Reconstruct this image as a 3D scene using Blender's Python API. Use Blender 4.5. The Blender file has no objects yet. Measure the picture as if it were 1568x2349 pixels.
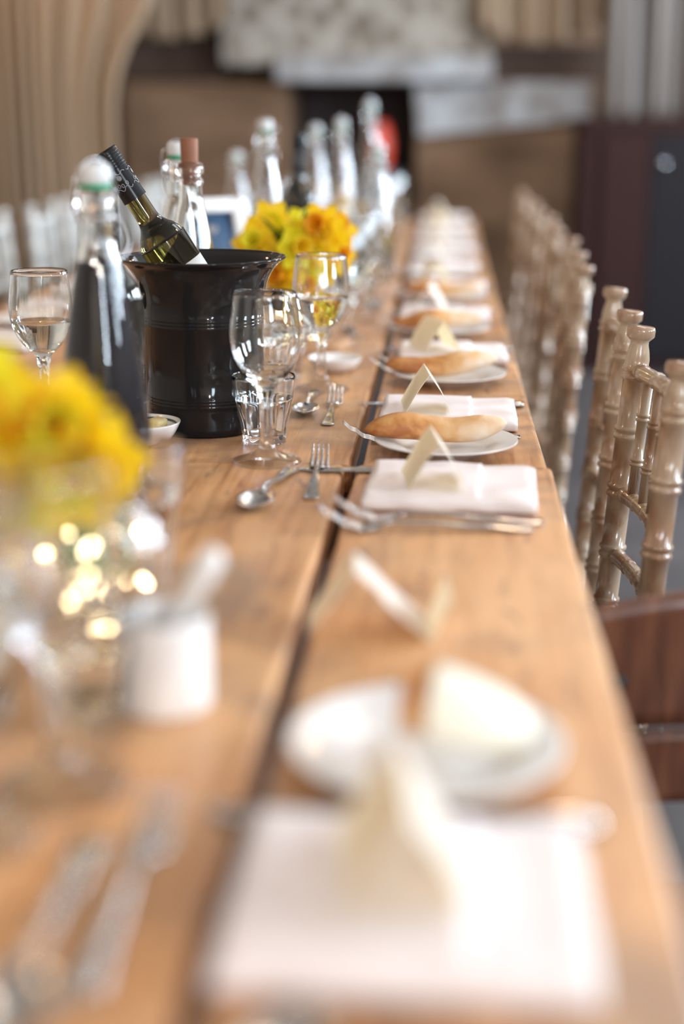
import bpy, bmesh, math, random
from math import sin, cos, pi, radians, sqrt
from mathutils import Vector, Matrix, noise

random.seed(7)
SC = bpy.context.scene
COL = SC.collection

# ------------------------------------------------------------------ camera
CAM = Vector((0.10, 0.0, 1.13)); PITCH = radians(15.42); YAW = radians(4.0)
cd = bpy.data.cameras.new('camera'); cam = bpy.data.objects.new('camera', cd); COL.objects.link(cam)
cam.location = CAM; cam.rotation_euler = (pi/2 - PITCH, 0, YAW)
cd.lens = 50; cd.sensor_width = 36; cd.sensor_height = 24; cd.sensor_fit = 'AUTO'
cd.clip_start = 0.02; cd.clip_end = 60
cd.dof.use_dof = True; cd.dof.focus_distance = 1.72; cd.dof.aperture_fstop = 1.4; cd.dof.aperture_blades = 0
SC.camera = cam
FW = Vector((-sin(YAW)*cos(PITCH), cos(YAW)*cos(PITCH), -sin(PITCH)))
RT = Vector((cos(YAW), sin(YAW), 0)); UP = RT.cross(FW)
def ray(px, py):
    return FW + RT*((px-784)/3262.5) - UP*((py-1174.5)/3262.5)
TZ = 0.76                                   # height of the table top
def on(px, py, z=TZ):                       # where the sight line through a photo pixel meets height z
    d = ray(px, py); return CAM + d*((z-CAM.z)/d.z)
def at(px, py, Y):                          # ... meets the upright plane at distance Y
    d = ray(px, py); return CAM + d*(Y/d.y)

# ------------------------------------------------------------------ world, lights, exposure
w = bpy.data.worlds.new('world'); SC.world = w; w.use_nodes = True
bg = w.node_tree.nodes['Background']; bg.inputs[0].default_value = (0.62, 0.78, 1.0, 1); bg.inputs[1].default_value = 2.0
def area(name, loc, size, rot, power, color):
    l = bpy.data.lights.new(name, 'AREA'); l.shape = 'RECTANGLE'; l.size, l.size_y = size
    l.energy = power; l.color = color
    o = bpy.data.objects.new(name, l); COL.objects.link(o); o.location = loc; o.rotation_euler = rot
    return o
DAY = (0.72, 0.86, 1.0)
# daylight through the tall windows of the right wall (x = 3.4) and through the roof lights
WIN_R = [(.1, .46), (1.6, .46), (3.3, .46), (5.0, .46), (6.7, .46)]           # centre y, width
for (yy, ww), e in zip(WIN_R, (50, 95, 125, 150, 100)):
    area('window_daylight', (3.38, yy, 1.85), (.98, ww-0.06), (0, radians(90), 0), e, DAY)
SKY = [(0.9, 3.3, .9, .9), (0.9, 5.3, .9, .9)]                   # roof lights: x, y, width, length
for x_, y_, a_, b_ in SKY:
    area('roof_daylight', (x_, y_, 2.97), (a_-.05, b_-.05), (0, 0, 0), 11, (.84, .92, 1.0))
area('window_daylight', (1.7, -2.38, 1.8), (.46, .74), (radians(90), 0, 0), 62, DAY)
def fill_bulb(loc, power, col=(1.0, 0.62, 0.32), r=0.06):
    l = bpy.data.lights.new('lamp_light', 'POINT'); l.energy = power; l.color = col; l.shadow_soft_size = r
    o = bpy.data.objects.new('lamp_light', l); COL.objects.link(o); o.location = loc
FILL_LAMPS = [(-1.6, 1.2, 2.35), (-1.6, 3.6, 2.35), (-1.7, 6.0, 2.35), (0.9, 2.4, 2.5), (0.6, 5.0, 2.5), (-.9, -1.7, 1.95), (.9, -1.7, 1.95)]  # unseen lamps added for fill; the last two light the scene from behind the camera
for p, e in zip(FILL_LAMPS, (17, 17, 17, 17, 17, 66, 66)): fill_bulb(p, e, (1.0, 0.62, 0.32) if e < 30 else (1.0, .90, .80))
SC.view_settings.view_transform = 'Standard'; SC.view_settings.look = 'None'
SC.view_settings.exposure = -0.14; SC.view_settings.gamma = 1.0; SC.view_settings.use_curve_mapping = False
SC.cycles.max_bounces = 14; SC.cycles.transmission_bounces = 12; SC.cycles.glossy_bounces = 6; SC.cycles.diffuse_bounces = 4
SC.cycles.use_denoising = True; SC.cycles.caustics_refractive = True; SC.cycles.caustics_reflective = False
SC.cycles.blur_glossy = 0.5; SC.cycles.sample_clamp_indirect = 150

# ------------------------------------------------------------------ materials
def pr(name, col, rough=0.5, metal=0.0, trans=0.0, ior=1.45, spec=0.5, coat=0.0, emit=None, es=0.0, sss=0.0):
    m = bpy.data.materials.new(name); m.use_nodes = True
    b = m.node_tree.nodes['Principled BSDF']
    b.inputs['Base Color'].default_value = (*col, 1); b.inputs['Roughness'].default_value = rough
    b.inputs['Metallic'].default_value = metal; b.inputs['Transmission Weight'].default_value = trans
    b.inputs['IOR'].default_value = ior; b.inputs['Specular IOR Level'].default_value = spec
    b.inputs['Coat Weight'].default_value = coat; b.inputs['Coat Roughness'].default_value = 0.05
    if emit: b.inputs['Emission Color'].default_value = (*emit, 1); b.inputs['Emission Strength'].default_value = es
    if sss: b.inputs['Subsurface Weight'].default_value = sss; b.inputs['Subsurface Radius'].default_value = (.01, .006, .003)
    return m
def nodes(m): return m.node_tree.nodes, m.node_tree.links, m.node_tree.nodes['Principled BSDF']
def coords(m, scale=(1, 1, 1)):
    N, L, b = nodes(m)
    tc = N.new('ShaderNodeTexCoord'); mp = N.new('ShaderNodeMapping'); mp.inputs['Scale'].default_value = scale
    L.new(tc.outputs['Object'], mp.inputs['Vector']); return mp.outputs[0]
def noi(m, vec, sc=5, det=4, dist=0.0, rough=0.5):
    N, L, b = nodes(m); n = N.new('ShaderNodeTexNoise')
    n.inputs['Scale'].default_value = sc; n.inputs['Detail'].default_value = det
    n.inputs['Distortion'].default_value = dist; n.inputs['Roughness'].default_value = rough
    L.new(vec, n.inputs['Vector']); return n.outputs[0]
def ramp(m, fac, stops):
    N, L, b = nodes(m); r = N.new('ShaderNodeValToRGB'); e = r.color_ramp.elements
    while len(e) < len(stops): e.new(0.5)
    for i, (p, c) in enumerate(stops): e[i].position = p; e[i].color = (*c, 1)
    L.new(fac, r.inputs[0]); return r.outputs[0]
def mixc(m, fac, a, b_, mode='MIX'):
    N, L, b = nodes(m); x = N.new('ShaderNodeMix'); x.data_type = 'RGBA'; x.blend_type = mode
    if isinstance(fac, float): x.inputs[0].default_value = fac
    else: L.new(fac, x.inputs[0])
    for sock, v in ((x.inputs[6], a), (x.inputs[7], b_)):
        if isinstance(v, tuple): sock.default_value = (*v, 1)
        else: L.new(v, sock)
    return x.outputs[2]
def bump(m, h, st=0.3, dist=0.002):
    N, L, b = nodes(m); n = N.new('ShaderNodeBump'); n.inputs['Strength'].default_value = st; n.inputs['Distance'].default_value = dist
    L.new(h, n.inputs['Height']); L.new(n.outputs[0], b.inputs['Normal'])
def setcol(m, out): N, L, b = nodes(m); L.new(out, b.inputs['Base Color'])

def table_wood(name, seed):
    m = pr(name, (.5, .25, .1), rough=.34, spec=.5)
    N, L, b = nodes(m)
    tc = N.new('ShaderNodeTexCoord'); mp = N.new('ShaderNodeMapping'); mp.inputs['Location'].default_value = (seed*3.1, seed*1.7, 0)
    L.new(tc.outputs['Object'], mp.inputs['Vector']); base = mp.outputs[0]
    def sc(v, s):
        q = N.new('ShaderNodeMapping'); q.inputs['Scale'].default_value = s; L.new(v, q.inputs['Vector']); return q.outputs[0]
    g1 = noi(m, sc(base, (26, 1.3, 1)), 3.0, 6, .9)
    c1 = ramp(m, g1, [(.25, (.29, .115, .042)), (.42, (.50, .225, .088)), (.6, (.66, .34, .15)), (.78, (.42, .18, .07))])
    g2 = noi(m, sc(base, (5, 1.6, 1)), 2.2, 4, .6)                  # broad honey / pale areas
    c2 = mixc(m, ramp(m, g2, [(.35, (0, 0, 0)), (.7, (.7, .7, .7))]), c1, (.74, .44, .23))
    g3 = noi(m, sc(base, (26, 7, 1)), 1.3, 6, 2.2)                  # dark scars along the grain
    c3 = mixc(m, ramp(m, g3, [(.58, (0, 0, 0)), (.70, (.6, .6, .6))]), c2, (.18, .095, .06))
    g4 = noi(m, sc(base, (2.5, 2, 1)), 2.4, 5, 1.0)                 # grey worn patches
    c4 = mixc(m, ramp(m, g4, [(.47, (0, 0, 0)), (.66, (.65, .65, .65))]), c3, (.22, .15, .11))
    setcol(m, c4)
    r = N.new('ShaderNodeMapRange'); r.inputs[3].default_value = .26; r.inputs[4].default_value = .5
    L.new(g2, r.inputs[0]); L.new(r.outputs[0], b.inputs['Roughness'])
    bump(m, g1, .25, .0012)
    return m
M = {}
M['wood'] = [table_wood('table_wood', s) for s in (1, 2, 3, 4)]
M['wood_dark'] = pr('table_underside_wood', (.16, .08, .04), .6)
M['crack'] = pr('old_wood_edge', (.035, .02, .015), .8)
M['glass'] = pr('clear_glass', (.97, .985, .98), .0, trans=1, ior=1.5)
M['water'] = pr('water', (.96, .98, .97), .0, trans=1, ior=1.33)
M['olive_glass'] = pr('olive_glass', (.17, .145, .035), .02, trans=1, ior=1.5)
M['dark_glass'] = pr('dark_bottle_glass', (.006, .008, .007), .04, spec=.6, coat=.6)
M['cola'] = pr('dark_drink', (.014, .013, .020), .25, spec=.08)
M['steel'] = pr('polished_steel', (.52, .50, .49), .16, metal=1)
M['wire'] = pr('steel_wire', (.55, .55, .56), .25, metal=1)
M['china'] = pr('white_china', (.80, .77, .75), .2, spec=.4, coat=.15)
M['china_line'] = pr('green_glaze_line', (.06, .09, .07), .2)
M['white_ceramic'] = pr('white_stopper_ceramic', (.60, .61, .62), .25)
M['rubber'] = pr('green_rubber', (.01, .30, .16), .5)
M['cork'] = pr('cork_brown', (.24, .10, .055), .7)
M['black'] = pr('glossy_black_bucket', (.017, .0155, .016), .07, spec=.25, coat=.0)
M['foil'] = pr('black_foil', (.010, .010, .012), .24, spec=.3)
M['foil_print'] = pr('silver_print', (.32, .33, .35), .4)
M['label'] = pr('white_label_paper', (.66, .66, .64), .6)
M['butter'] = pr('butter', (.78, .62, .30), .45, sss=.2)
M['paper'] = pr('card_paper', (.88, .85, .84), .65)
N, L, b = nodes(M['paper'])
tr = N.new('ShaderNodeBsdfTranslucent'); tr.inputs[0].default_value = (.97, .88, .66, 1)
mx = N.new('ShaderNodeMixShader'); mx.inputs[0].default_value = .5
L.new(b.outputs[0], mx.inputs[1]); L.new(tr.outputs[0], mx.inputs[2]); L.new(mx.outputs[0], N['Material Output'].inputs['Surface'])
m = M['napkin'] = pr('napkin_cloth', (.80, .72, .71), .85)
bump(m, noi(m, coords(m, (1, 1, 1)), 600, 2), .12, .0005)
m = M['bread'] = pr('bread_crust', (.6, .33, .14), .55, sss=.12)
v = coords(m); n1 = noi(m, v, 28, 5, .4)
sx = nodes(m)[0].new('ShaderNodeSeparateXYZ'); nodes(m)[1].new(v, sx.inputs[0])
ad = nodes(m)[0].new('ShaderNodeMath'); ad.operation = 'MULTIPLY_ADD'; ad.inputs[1].default_value = 2.6
nodes(m)[1].new(sx.outputs[0], ad.inputs[0]); nodes(m)[1].new(n1, ad.inputs[2])     # floured end, browner end
setcol(m, ramp(m, ad.outputs[0], [(.28, (.38, .13, .035)), (.40, (.58, .27, .085)), (.55, (.68, .40, .18)), (.70, (.74, .54, .36)), (.85, (.78, .66, .54))]))
bump(m, noi(m, v, 90, 4), .3, .0015)
M['crumb'] = pr('bread_crumb', (.82, .78, .66), .8)
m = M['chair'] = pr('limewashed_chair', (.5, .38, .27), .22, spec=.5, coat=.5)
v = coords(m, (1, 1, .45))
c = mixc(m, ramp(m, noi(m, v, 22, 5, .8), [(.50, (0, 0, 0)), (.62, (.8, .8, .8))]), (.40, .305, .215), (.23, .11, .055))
ge = nodes(m)[0].new('ShaderNodeNewGeometry')                   # paint rubbed off the ring edges; brown lines in the grooves
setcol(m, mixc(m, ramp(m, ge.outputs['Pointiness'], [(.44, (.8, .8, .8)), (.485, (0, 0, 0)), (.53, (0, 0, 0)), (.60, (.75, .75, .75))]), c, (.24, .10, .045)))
m = M['chair_ring'] = pr('worn_ring_wood', (.36, .20, .11), .3, coat=.2)
m = M['plywood'] = pr('brown_plywood', (.3, .12, .05), .35, coat=.15)
v = coords(m, (14, 1, 2.0)); 
setcol(m, ramp(m, noi(m, v, 4, 4, .5), [(.3, (.075, .026, .014)), (.5, (.125, .046, .024)), (.7, (.19, .075, .036))]))
M['yellow'] = pr('daffodil_yellow', (.87, .60, .010), .5, sss=.0)
M['yellow2'] = pr('daffodil_lemon', (.80, .72, .02), .5)
M['amber'] = pr('daffodil_trumpet', (.86, .42, .008), .5)
for k in ('yellow', 'yellow2', 'amber'):
    N, L, b = nodes(M[k]); tr = N.new('ShaderNodeBsdfTranslucent'); tr.inputs[0].default_value = b.inputs[0].default_value
    mx = N.new('ShaderNodeMixShader'); mx.inputs[0].default_value = .35
    L.new(b.outputs[0], mx.inputs[1]); L.new(tr.outputs[0], mx.inputs[2]); L.new(mx.outputs[0], N['Material Output'].inputs['Surface'])
M['stem'] = pr('green_stem', (.12, .26, .05), .5)
M['bulb'] = pr('warm_fairy_bulb', (1, .8, .5), .3, emit=(1.0, .74, .42), es=32)
M['copper'] = pr('copper_wire', (.5, .3, .15), .3, metal=1)
M['frame'] = pr('white_painted_frame', (.70, .71, .72), .45)
M['board'] = pr('blue_board', (.025, .065, .13), .5)
M['oak'] = pr('slice_wood', (.40, .22, .11), .6)
m = M['curtain'] = pr('cream_drape', (.33, .235, .155), .85)
m = M['curtain_grey'] = pr('grey_drape', (.20, .175, .16), .85)
m = M['stone'] = pr('limewashed_rubble', (.4, .34, .27), .9)
v = coords(m)
vo = nodes(m)[0].new('ShaderNodeTexVoronoi'); vo.inputs['Scale'].default_value = 9; nodes(m)[1].new(v, vo.inputs['Vector'])
c = mixc(m, ramp(m, noi(m, v, 6, 3), [(.38, (0, 0, 0)), (.62, (1, 1, 1))]), (.15, .11, .078), (.30, .265, .22))
setcol(m, mixc(m, ramp(m, vo.outputs['Distance'], [(.25, (0, 0, 0)), (.6, (.6, .6, .6))]), c, (.52, .48, .42)))
bump(m, vo.outputs['Distance'], 1.0, .03)
m = M['limewash'] = pr('pale_limewash', (.45, .45, .45), .8)
v = coords(m); setcol(m, ramp(m, noi(m, v, 7, 4), [(.3, (.22, .19, .17)), (.55, (.38, .37, .37)), (.75, (.50, .51, .54))]))
m = M['brownwall'] = pr('brown_stone_wall', (.2, .12, .07), .85)
v = coords(m, (.6, 1, 1.8)); setcol(m, ramp(m, noi(m, v, 3.2, 4), [(.3, (.11, .065, .038)), (.5, (.20, .115, .065)), (.68, (.27, .16, .095)), (.85, (.36, .24, .18))]))
m = M['beam'] = pr('dark_oak_beam', (.08, .045, .03), .7)
M['darkboards'] = pr('dark_boarding', (.035, .026, .022), .7)
M['plaster'] = pr('wall_plaster', (.62, .55, .47), .9)
M['ceil'] = pr('ceiling_boards', (.60, .53, .46), .9)
m = M['floor'] = pr('flagstone_floor', (.12, .105, .10), .5)
v = coords(m); setcol(m, ramp(m, noi(m, v, 3, 4), [(.3, (.04, .036, .038)), (.7, (.095, .085, .085))]))
M['soot'] = pr('sooty_firebox', (.05, .034, .034), .85)
M['iron'] = pr('black_iron', (.02, .02, .024), .4)
M['red'] = pr('red_glaze', (.90, .085, .04), .35, coat=.3)
M['maroon'] = pr('dark_cabinet_wood', (.034, .014, .013), .7, spec=.15)
M['blackwood'] = pr('black_cabinet_door', (.017, .015, .017), .7, spec=.15)
M['brass'] = pr('handle_metal', (.7, .7, .75), .15, metal=1)
M['candle'] = pr('candle_wax', (.80, .76, .66), .4, sss=.3)

# ------------------------------------------------------------------ mesh helpers
def mesh_obj(name, bm, mat, parent=None, smooth=True, loc=None):
    bmesh.ops.recalc_face_normals(bm, faces=bm.faces[:])
    me = bpy.data.meshes.new(name); bm.to_mesh(me); bm.free()
    if smooth:
        for p in me.polygons: p.use_smooth = True
    me.materials.append(mat)
    o = bpy.data.objects.new(name, me); COL.objects.link(o)
    if parent: o.parent = parent
    if loc is not None: o.location = loc
    return o
def autosmooth(o, ang=40):
    me = o.data
    bm = bmesh.new(); bm.from_mesh(me)
    for e in bm.edges:
        if len(e.link_faces) == 2 and e.calc_face_angle(0) > radians(ang): e.smooth = False
    bm.to_mesh(me); bm.free(); return o
def box(bm, c, s, rot=None, bev=0.0, seg=2):
    r = bmesh.ops.create_cube(bm, size=1); vs = r['verts']
    bmesh.ops.scale(bm, vec=s, verts=vs)
    if bev:
        es = list({e for v_ in vs for e in v_.link_edges})
        q = bmesh.ops.bevel(bm, geom=es, offset=bev, segments=seg, affect='EDGES', profile=.5)
        vs = list({v_ for f in q['faces'] for v_ in f.verts} | {v_ for v_ in vs if v_.is_valid})
    if rot: bmesh.ops.rotate(bm, cent=(0, 0, 0), matrix=rot, verts=vs)
    bmesh.ops.translate(bm, vec=c, verts=vs)
    return vs
def lathe(bm, prof, seg=48, rfun=None, closed=False, cen=(0, 0, 0), mat4=None):
    """prof: (r, z) list; rfun(theta, r, z, i) -> r"""
    rings = []
    for i, (r, z) in enumerate(prof):
        if r < 1e-6: rings.append([bm.verts.new((cen[0], cen[1], cen[2]+z))]); continue
        ring = []
        for k in range(seg):
            th = 2*pi*k/seg; rr = rfun(th, r, z, i) if rfun else r
            ring.append(bm.verts.new((cen[0]+rr*cos(th), cen[1]+rr*sin(th), cen[2]+z)))
        rings.append(ring)
    n = len(rings); new = [v_ for r in rings for v_ in r]
    for i in range(n if closed else n-1):
        a, b_ = rings[i], rings[(i+1) % n]
        if len(a) == 1 and len(b_) == 1: continue
        for k in range(seg):
            k2 = (k+1) % seg
            if len(a) == 1: bm.faces.new((a[0], b_[k2], b_[k]))
            elif len(b_) == 1: bm.faces.new((a[k], a[k2], b_[0]))
            else: bm.faces.new((a[k], a[k2], b_[k2], b_[k]))
    if mat4 is not None: bmesh.ops.transform(bm, matrix=mat4, verts=new)
    return new
def tube(bm, pts, r, seg=8, cap=True, rs=None):
    pts = [Vector(p) for p in pts]; n = len(pts); rings = []
    up = Vector((0, 0, 1)); prev = None
    for i, p in enumerate(pts):
        d = (pts[min(i+1, n-1)] - pts[max(i-1, 0)]).normalized()
        if prev is None:
            a = d.cross(up) if abs(d.dot(up)) < .95 else d.cross(Vector((1, 0, 0)))
        else: a = prev - d*prev.dot(d)
        a.normalize(); prev = a; b_ = d.cross(a)
        rr = rs[i] if rs else r
        rings.append([bm.verts.new(p + a*rr*cos(2*pi*k/seg) + b_*rr*sin(2*pi*k/seg)) for k in range(seg)])
    for i in range(n-1):
        for k in range(seg):
            k2 = (k+1) % seg; bm.faces.new((rings[i][k], rings[i][k2], rings[i+1][k2], rings[i+1][k]))
    if cap: bm.faces.new(rings[0][::-1]); bm.faces.new(rings[-1])
def bez(ps, n=12):
    """Catmull-Rom through points"""
    ps = [Vector(p) for p in ps]; out = []
    for i in range(len(ps)-1):
        p0, p1, p2, p3 = ps[max(i-1, 0)], ps[i], ps[i+1], ps[min(i+2, len(ps)-1)]
        for k in range(n):
            t = k/n
            out.append(.5*((2*p1)+(-p0+p2)*t+(2*p0-5*p1+4*p2-p3)*t*t+(-p0+3*p1-3*p2+p3)*t**3))
    out.append(ps[-1]); return out
def smooth_prof(pts, n=5):
    return [(max(v_.x, 0), v_.y) for v_ in bez([(a, b_, 0) for a, b_ in pts], n)]
def tag(o, label, cat, group=None, kind=None):
    if label: o['label'] = label
    if cat: o['category'] = cat
    if group: o['group'] = group
    if kind: o['kind'] = kind
    return o
def empty(name, loc=(0, 0, 0), rz=0.0):
    o = bpy.data.objects.new(name, None); COL.objects.link(o); o.location = loc; o.rotation_euler = (0, 0, rz)
    o.empty_display_size = .02; return o
def children(o): return [c for c in bpy.data.objects if c.parent == o]
def copy_tree(o, parent=None, kids=None):
    c = o.copy(); COL.objects.link(c); c.parent = parent
    for ch in (KIDS.get(o.name) if o.name in KIDS else children(o)): copy_tree(ch, c)
    return c
KIDS = {}
def put(proto, loc, rz=0.0, label=None, cat=None, group=None, sc=None, used=set()):
    """the first time the original itself is placed, then copies of it and its parts"""
    if proto.name not in used: used.add(proto.name); o = proto; KIDS[proto.name] = children(proto)
    else: o = copy_tree(proto)
    o.location = loc; o.rotation_euler = (0, 0, rz)
    if sc: o.scale = sc if isinstance(sc, tuple) else (sc, sc, sc)
    tag(o, label, cat, group); return o

# ------------------------------------------------------------------ room
def struct(name, bm, mat, smooth=False):
    o = mesh_obj(name, bm, mat, None, smooth); o['kind'] = 'structure'; return o
X0, X1, Y0, Y1, ZC = -3.2, 3.4, -2.4, 8.2, 3.0
bm = bmesh.new(); box(bm, ((X0+X1)/2, (Y0+Y1)/2, -.05), (X1-X0+.4, Y1-Y0+.4, .1)); struct('floor', bm, M['floor'])
bm = bmesh.new(); box(bm, ((X0+X1)/2, (Y0+Y1)/2, ZC+.05), (X1-X0+.4, Y1-Y0+.4, .1)); struct('ceiling', bm, M['ceil'])
bm = bmesh.new(); box(bm, (X0-.1, (Y0+Y1)/2, ZC/2), (.2, Y1-Y0+.4, ZC)); struct('wall_left', bm, M['plaster'])
bm = bmesh.new(); box(bm, ((X0+X1)/2, Y1+.1, ZC/2), (X1-X0, .2, ZC)); struct('wall_back', bm, M['brownwall'])
def wall_with_holes(name, fixed, axis, a0, a1, holes, thick=.2):
    bm = bmesh.new()
    def seg(u0, u1, z0, z1):
        if axis == 'x': box(bm, (fixed, (u0+u1)/2, (z0+z1)/2), (thick, u1-u0, z1-z0))
        else: box(bm, ((u0+u1)/2, fixed, (z0+z1)/2), (u1-u0, thick, z1-z0))
    u = a0
    for (c, wd, z0, z1) in sorted(holes):
        seg(u, c-wd/2, 0, ZC); seg(c-wd/2, c+wd/2, 0, z0); seg(c-wd/2, c+wd/2, z1, ZC); u = c+wd/2
    seg(u, a1, 0, ZC)
    struct(name, bm, M['plaster'])
wall_with_holes('wall_right', X1+.1, 'x', Y0-.1, Y1+.1, [(yy, ww, 1.34, 2.36) for yy, ww in WIN_R])
wall_with_holes('wall_front', Y0-.1, 'y', X0, X1, [(1.7, .5, 1.41, 2.19)])
def window(i, c, wd, z0, z1, axis, fixed):
    bm = bmesh.new(); f = .05
    def bar(u, z, su, sz):
        if axis == 'x': box(bm, (fixed, u, z), (f, su, sz))
        else: box(bm, (u, fixed, z), (su, f, sz))
    bar(c, z0+f/2, wd, f); bar(c, z1-f/2, wd, f); bar(c-wd/2+f/2, (z0+z1)/2, f, z1-z0); bar(c+wd/2-f/2, (z0+z1)/2, f, z1-z0)
    bar(c, (z0+z1)/2, .03, z1-z0); bar(c, (z0+z1)/2, wd, .03)
    struct('window_%d' % i, bm, M['frame'])
for i, (yy, ww) in enumerate(WIN_R): window(i+1, yy, ww, 1.34, 2.36, 'x', X1+.05)
window(8, 1.7, .5, 1.41, 2.19, 'y', Y0-.05)
for i, (x_, y_, a_, b_) in enumerate(SKY):
    bm = bmesh.new(); f = .05
    for sg in (-1, 1):
        box(bm, (x_+sg*(a_/2+f/2), y_, ZC-.02), (f, b_+2*f, .05)); box(bm, (x_, y_+sg*(b_/2+f/2), ZC-.02), (a_, f, .05))
    struct('window_%d' % (6+i), bm, M['frame'])

# beams, chimney and drapes at the far end
def span(px0, py0, px1, py1, Y):
    a, b_ = at(px0, py0, Y), at(px1, py1, Y)
    return min(a.x, b_.x), max(a.x, b_.x), min(a.z, b_.z), max(a.z, b_.z)
def slab(name, px0, py0, px1, py1, Y, depth, mat, parent=None, bev=.01, z0=None, z1=None):
    xa, xb, za, zb = span(px0, py0, px1, py1, Y)
    if z0 is not None: za = z0
    if z1 is not None: zb = z1
    bm = bmesh.new(); box(bm, ((xa+xb)/2, Y+depth/2, (za+zb)/2), (xb-xa, depth, zb-za), bev=bev)
    return mesh_obj(name, bm, mat, parent, False)
fp = empty('fireplace', (0, 7.4, 0)); fp_off = Vector((0, -7.4, 0))
def fpart(name, *a, **k):
    o = slab(name, *a, parent=fp, **k); o.location = fp_off; return o
fpart('chimney_breast', 505, 0, 1125, 150, 7.4, .8, M['stone'], z1=ZC)
fpart('lintel', 630, 128, 1130, 186, 7.34, .86, M['limewash'])
fpart('jamb', 280, 186, 664, 790, 7.5, .7, M['brownwall'], z0=0)
fpart('jamb', 955, 186, 1400, 790, 7.5, .7, M['brownwall'], z0=0)
fpart('firebox', 655, 150, 965, 790, 8.02, .15, M['soot'], z0=0)
xa, xb, za, zb = span(640, 160, 980, 790, 7.5)
bm = bmesh.new(); box(bm, ((xa+xb)/2, 7.75, .06), (xb-xa, .66, .12), bev=.01)
mesh_obj('hearth', bm, M['stone'], fp, False, fp_off)
tag(fp, 'rubble stone chimney breast with a dark square fireplace opening at the far end', 'fireplace')
bm = bmesh.new()                                          # pale limewashed shelf of wall right of the opening, lower edge sloping
q = [at(950, 190, 7.45), at(1356, 186, 7.45), at(1356, 272, 7.45), at(960, 312, 7.45)]
f = [bm.verts.new(p) for p in q] + [bm.verts.new(p+Vector((0, .75, 0))) for p in q]
for idx in ((0, 1, 2, 3), (7, 6, 5, 4), (0, 4, 5, 1), (1, 5, 6, 2), (2, 6, 7, 3), (3, 7, 4, 0)): bm.faces.new([f[i] for i in idx])
o = mesh_obj('mantel_ledge', bm, M['limewash'], fp, False, fp_off)
o = slab('wooden_beam', 270, 88, 512, 182, 7.6, .55, M['beam']); tag(o, 'dark oak beam on the far wall left of the chimney', 'beam', 'dark beams beside the chimney')
o = slab('wooden_beam', 1112, 104, 1392, 186, 7.6, .55, M['beam']); tag(o, 'dark oak beam on the far wall right of the chimney', 'beam', 'dark beams beside the chimney')
# iron stove and the red vase on it
xa, xb, za, zb = span(760, 395, 925, 790, 7.7)
st = empty('iron_stove', ((xa+xb)/2, 7.62, .12))
hh = za if False else at(800, 388, 7.7).z - .12
bm = bmesh.new(); box(bm, (0, 0, hh/2+.03), (xb-xa, .28, hh-.06), bev=.015); mesh_obj('body', bm, M['iron'], st)
bm = bmesh.new(); box(bm, (0, -.145, hh/2), (.22, .015, .34), bev=.005); mesh_obj('door', bm, M['iron'], st)
for sx in (-.12, .12):
    for sy in (-.1, .1):
        bm = bmesh.new(); tube(bm, [(sx, sy, 0), (sx, sy, .07)], .015); mesh_obj('leg', bm, M['iron'], st)
tag(st, 'black iron stove inside the dark fireplace opening', 'stove')
p = at(873, 388, 7.7)
bm = bmesh.new(); lathe(bm, smooth_prof([(0, 0), (.045, .002), (.062, .06), (.066, .12), (.05, .18), (.04, .205), (.034, .2), (.03, .15), (0, .02)], 4), 32)
bmesh.ops.scale(bm, vec=(.95, .95, 1.15), verts=bm.verts[:]); o = mesh_obj('red_vase', bm, M['red'], None, True, (p.x, 7.56, .12+hh)); tag(o, 'blurred red vase standing in the dark fireplace opening', 'vase')

def curtain(name, xs, y, z0, z1, folds, amp, mat, label, edge=None, group='drapes of the hall', thick=.012, sag=None):
    x0, x1 = xs; nx, nz = 140, 30; bm = bmesh.new(); g = []
    for j in range(nz+1):
        v_ = j/nz; row = []
        for i in range(nx+1):
            u = i/nx
            zz = z0+(z1-z0)*v_
            xa_, xb_ = (x0, x1) if edge is None else edge(v_, x0, x1)
            if sag: zz = (z0 + sag(u))*(1-v_) + z1*v_
            x = x0+(x1-.07-x0)*u + (xb_-x1+.07)*max(0, (u-.55)/.45)**2 if edge else xa_+(xb_-xa_)*u
            yy = y + amp*sin((u+.035*sin(u*9+1)+.02*sin(u*23))*folds*2*pi + .6*sin(v_*3)) + amp*.6*sin(u*folds*2*pi*1.63+1.3+v_)
            row.append(bm.verts.new((x, yy, zz)))
        g.append(row)
    for j in range(nz):
        for i in range(nx): bm.faces.new((g[j][i], g[j][i+1], g[j+1][i+1], g[j+1][i]))
    bmesh.ops.recalc_face_normals(bm, faces=bm.faces[:])
    bmesh.ops.solidify(bm, geom=bm.faces[:], thickness=thick)
    o = mesh_obj(name, bm, mat); tag(o, label, 'curtain', group); return o
YC = 6.4
xr = at(300, 200, YC).x; xl = at(-60, 200, YC).x-.3
ztop = 2.9
def left_edge(v_, x0, x1):   # tied back low, flaring to the ceiling
    z = .25 + v_*(ztop-.25)
    d = max(0, z-1.29)
    return x0, x1 - .07 + (1.05*d*d if d < .4 else .168+.3*(d-.4))
curtain('cream_curtain', (xl, xr), YC, .02, ztop, 11, .022, M['curtain'], 'tall cream curtain hanging in folds at the left of the far wall', left_edge)
curtain('cream_swag', (at(235, 0, 7.3).x, at(530, 0, 7.3).x), 7.32, at(400, 90, 7.3).z, 2.9, 4, .03, M['curtain'],
        'cream drape sagging above the left oak beam', sag=lambda u: .10*(2*u-1)**2, group=None)
curtain('cream_swag', (at(1085, 0, 7.3).x, at(1385, 0, 7.3).x), 7.32, at(1200, 105, 7.3).z, 2.9, 4, .03, M['curtain'],
        'cream drape sagging above the right oak beam', sag=lambda u: .12*(2*u-1)**2, group=None)
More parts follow.
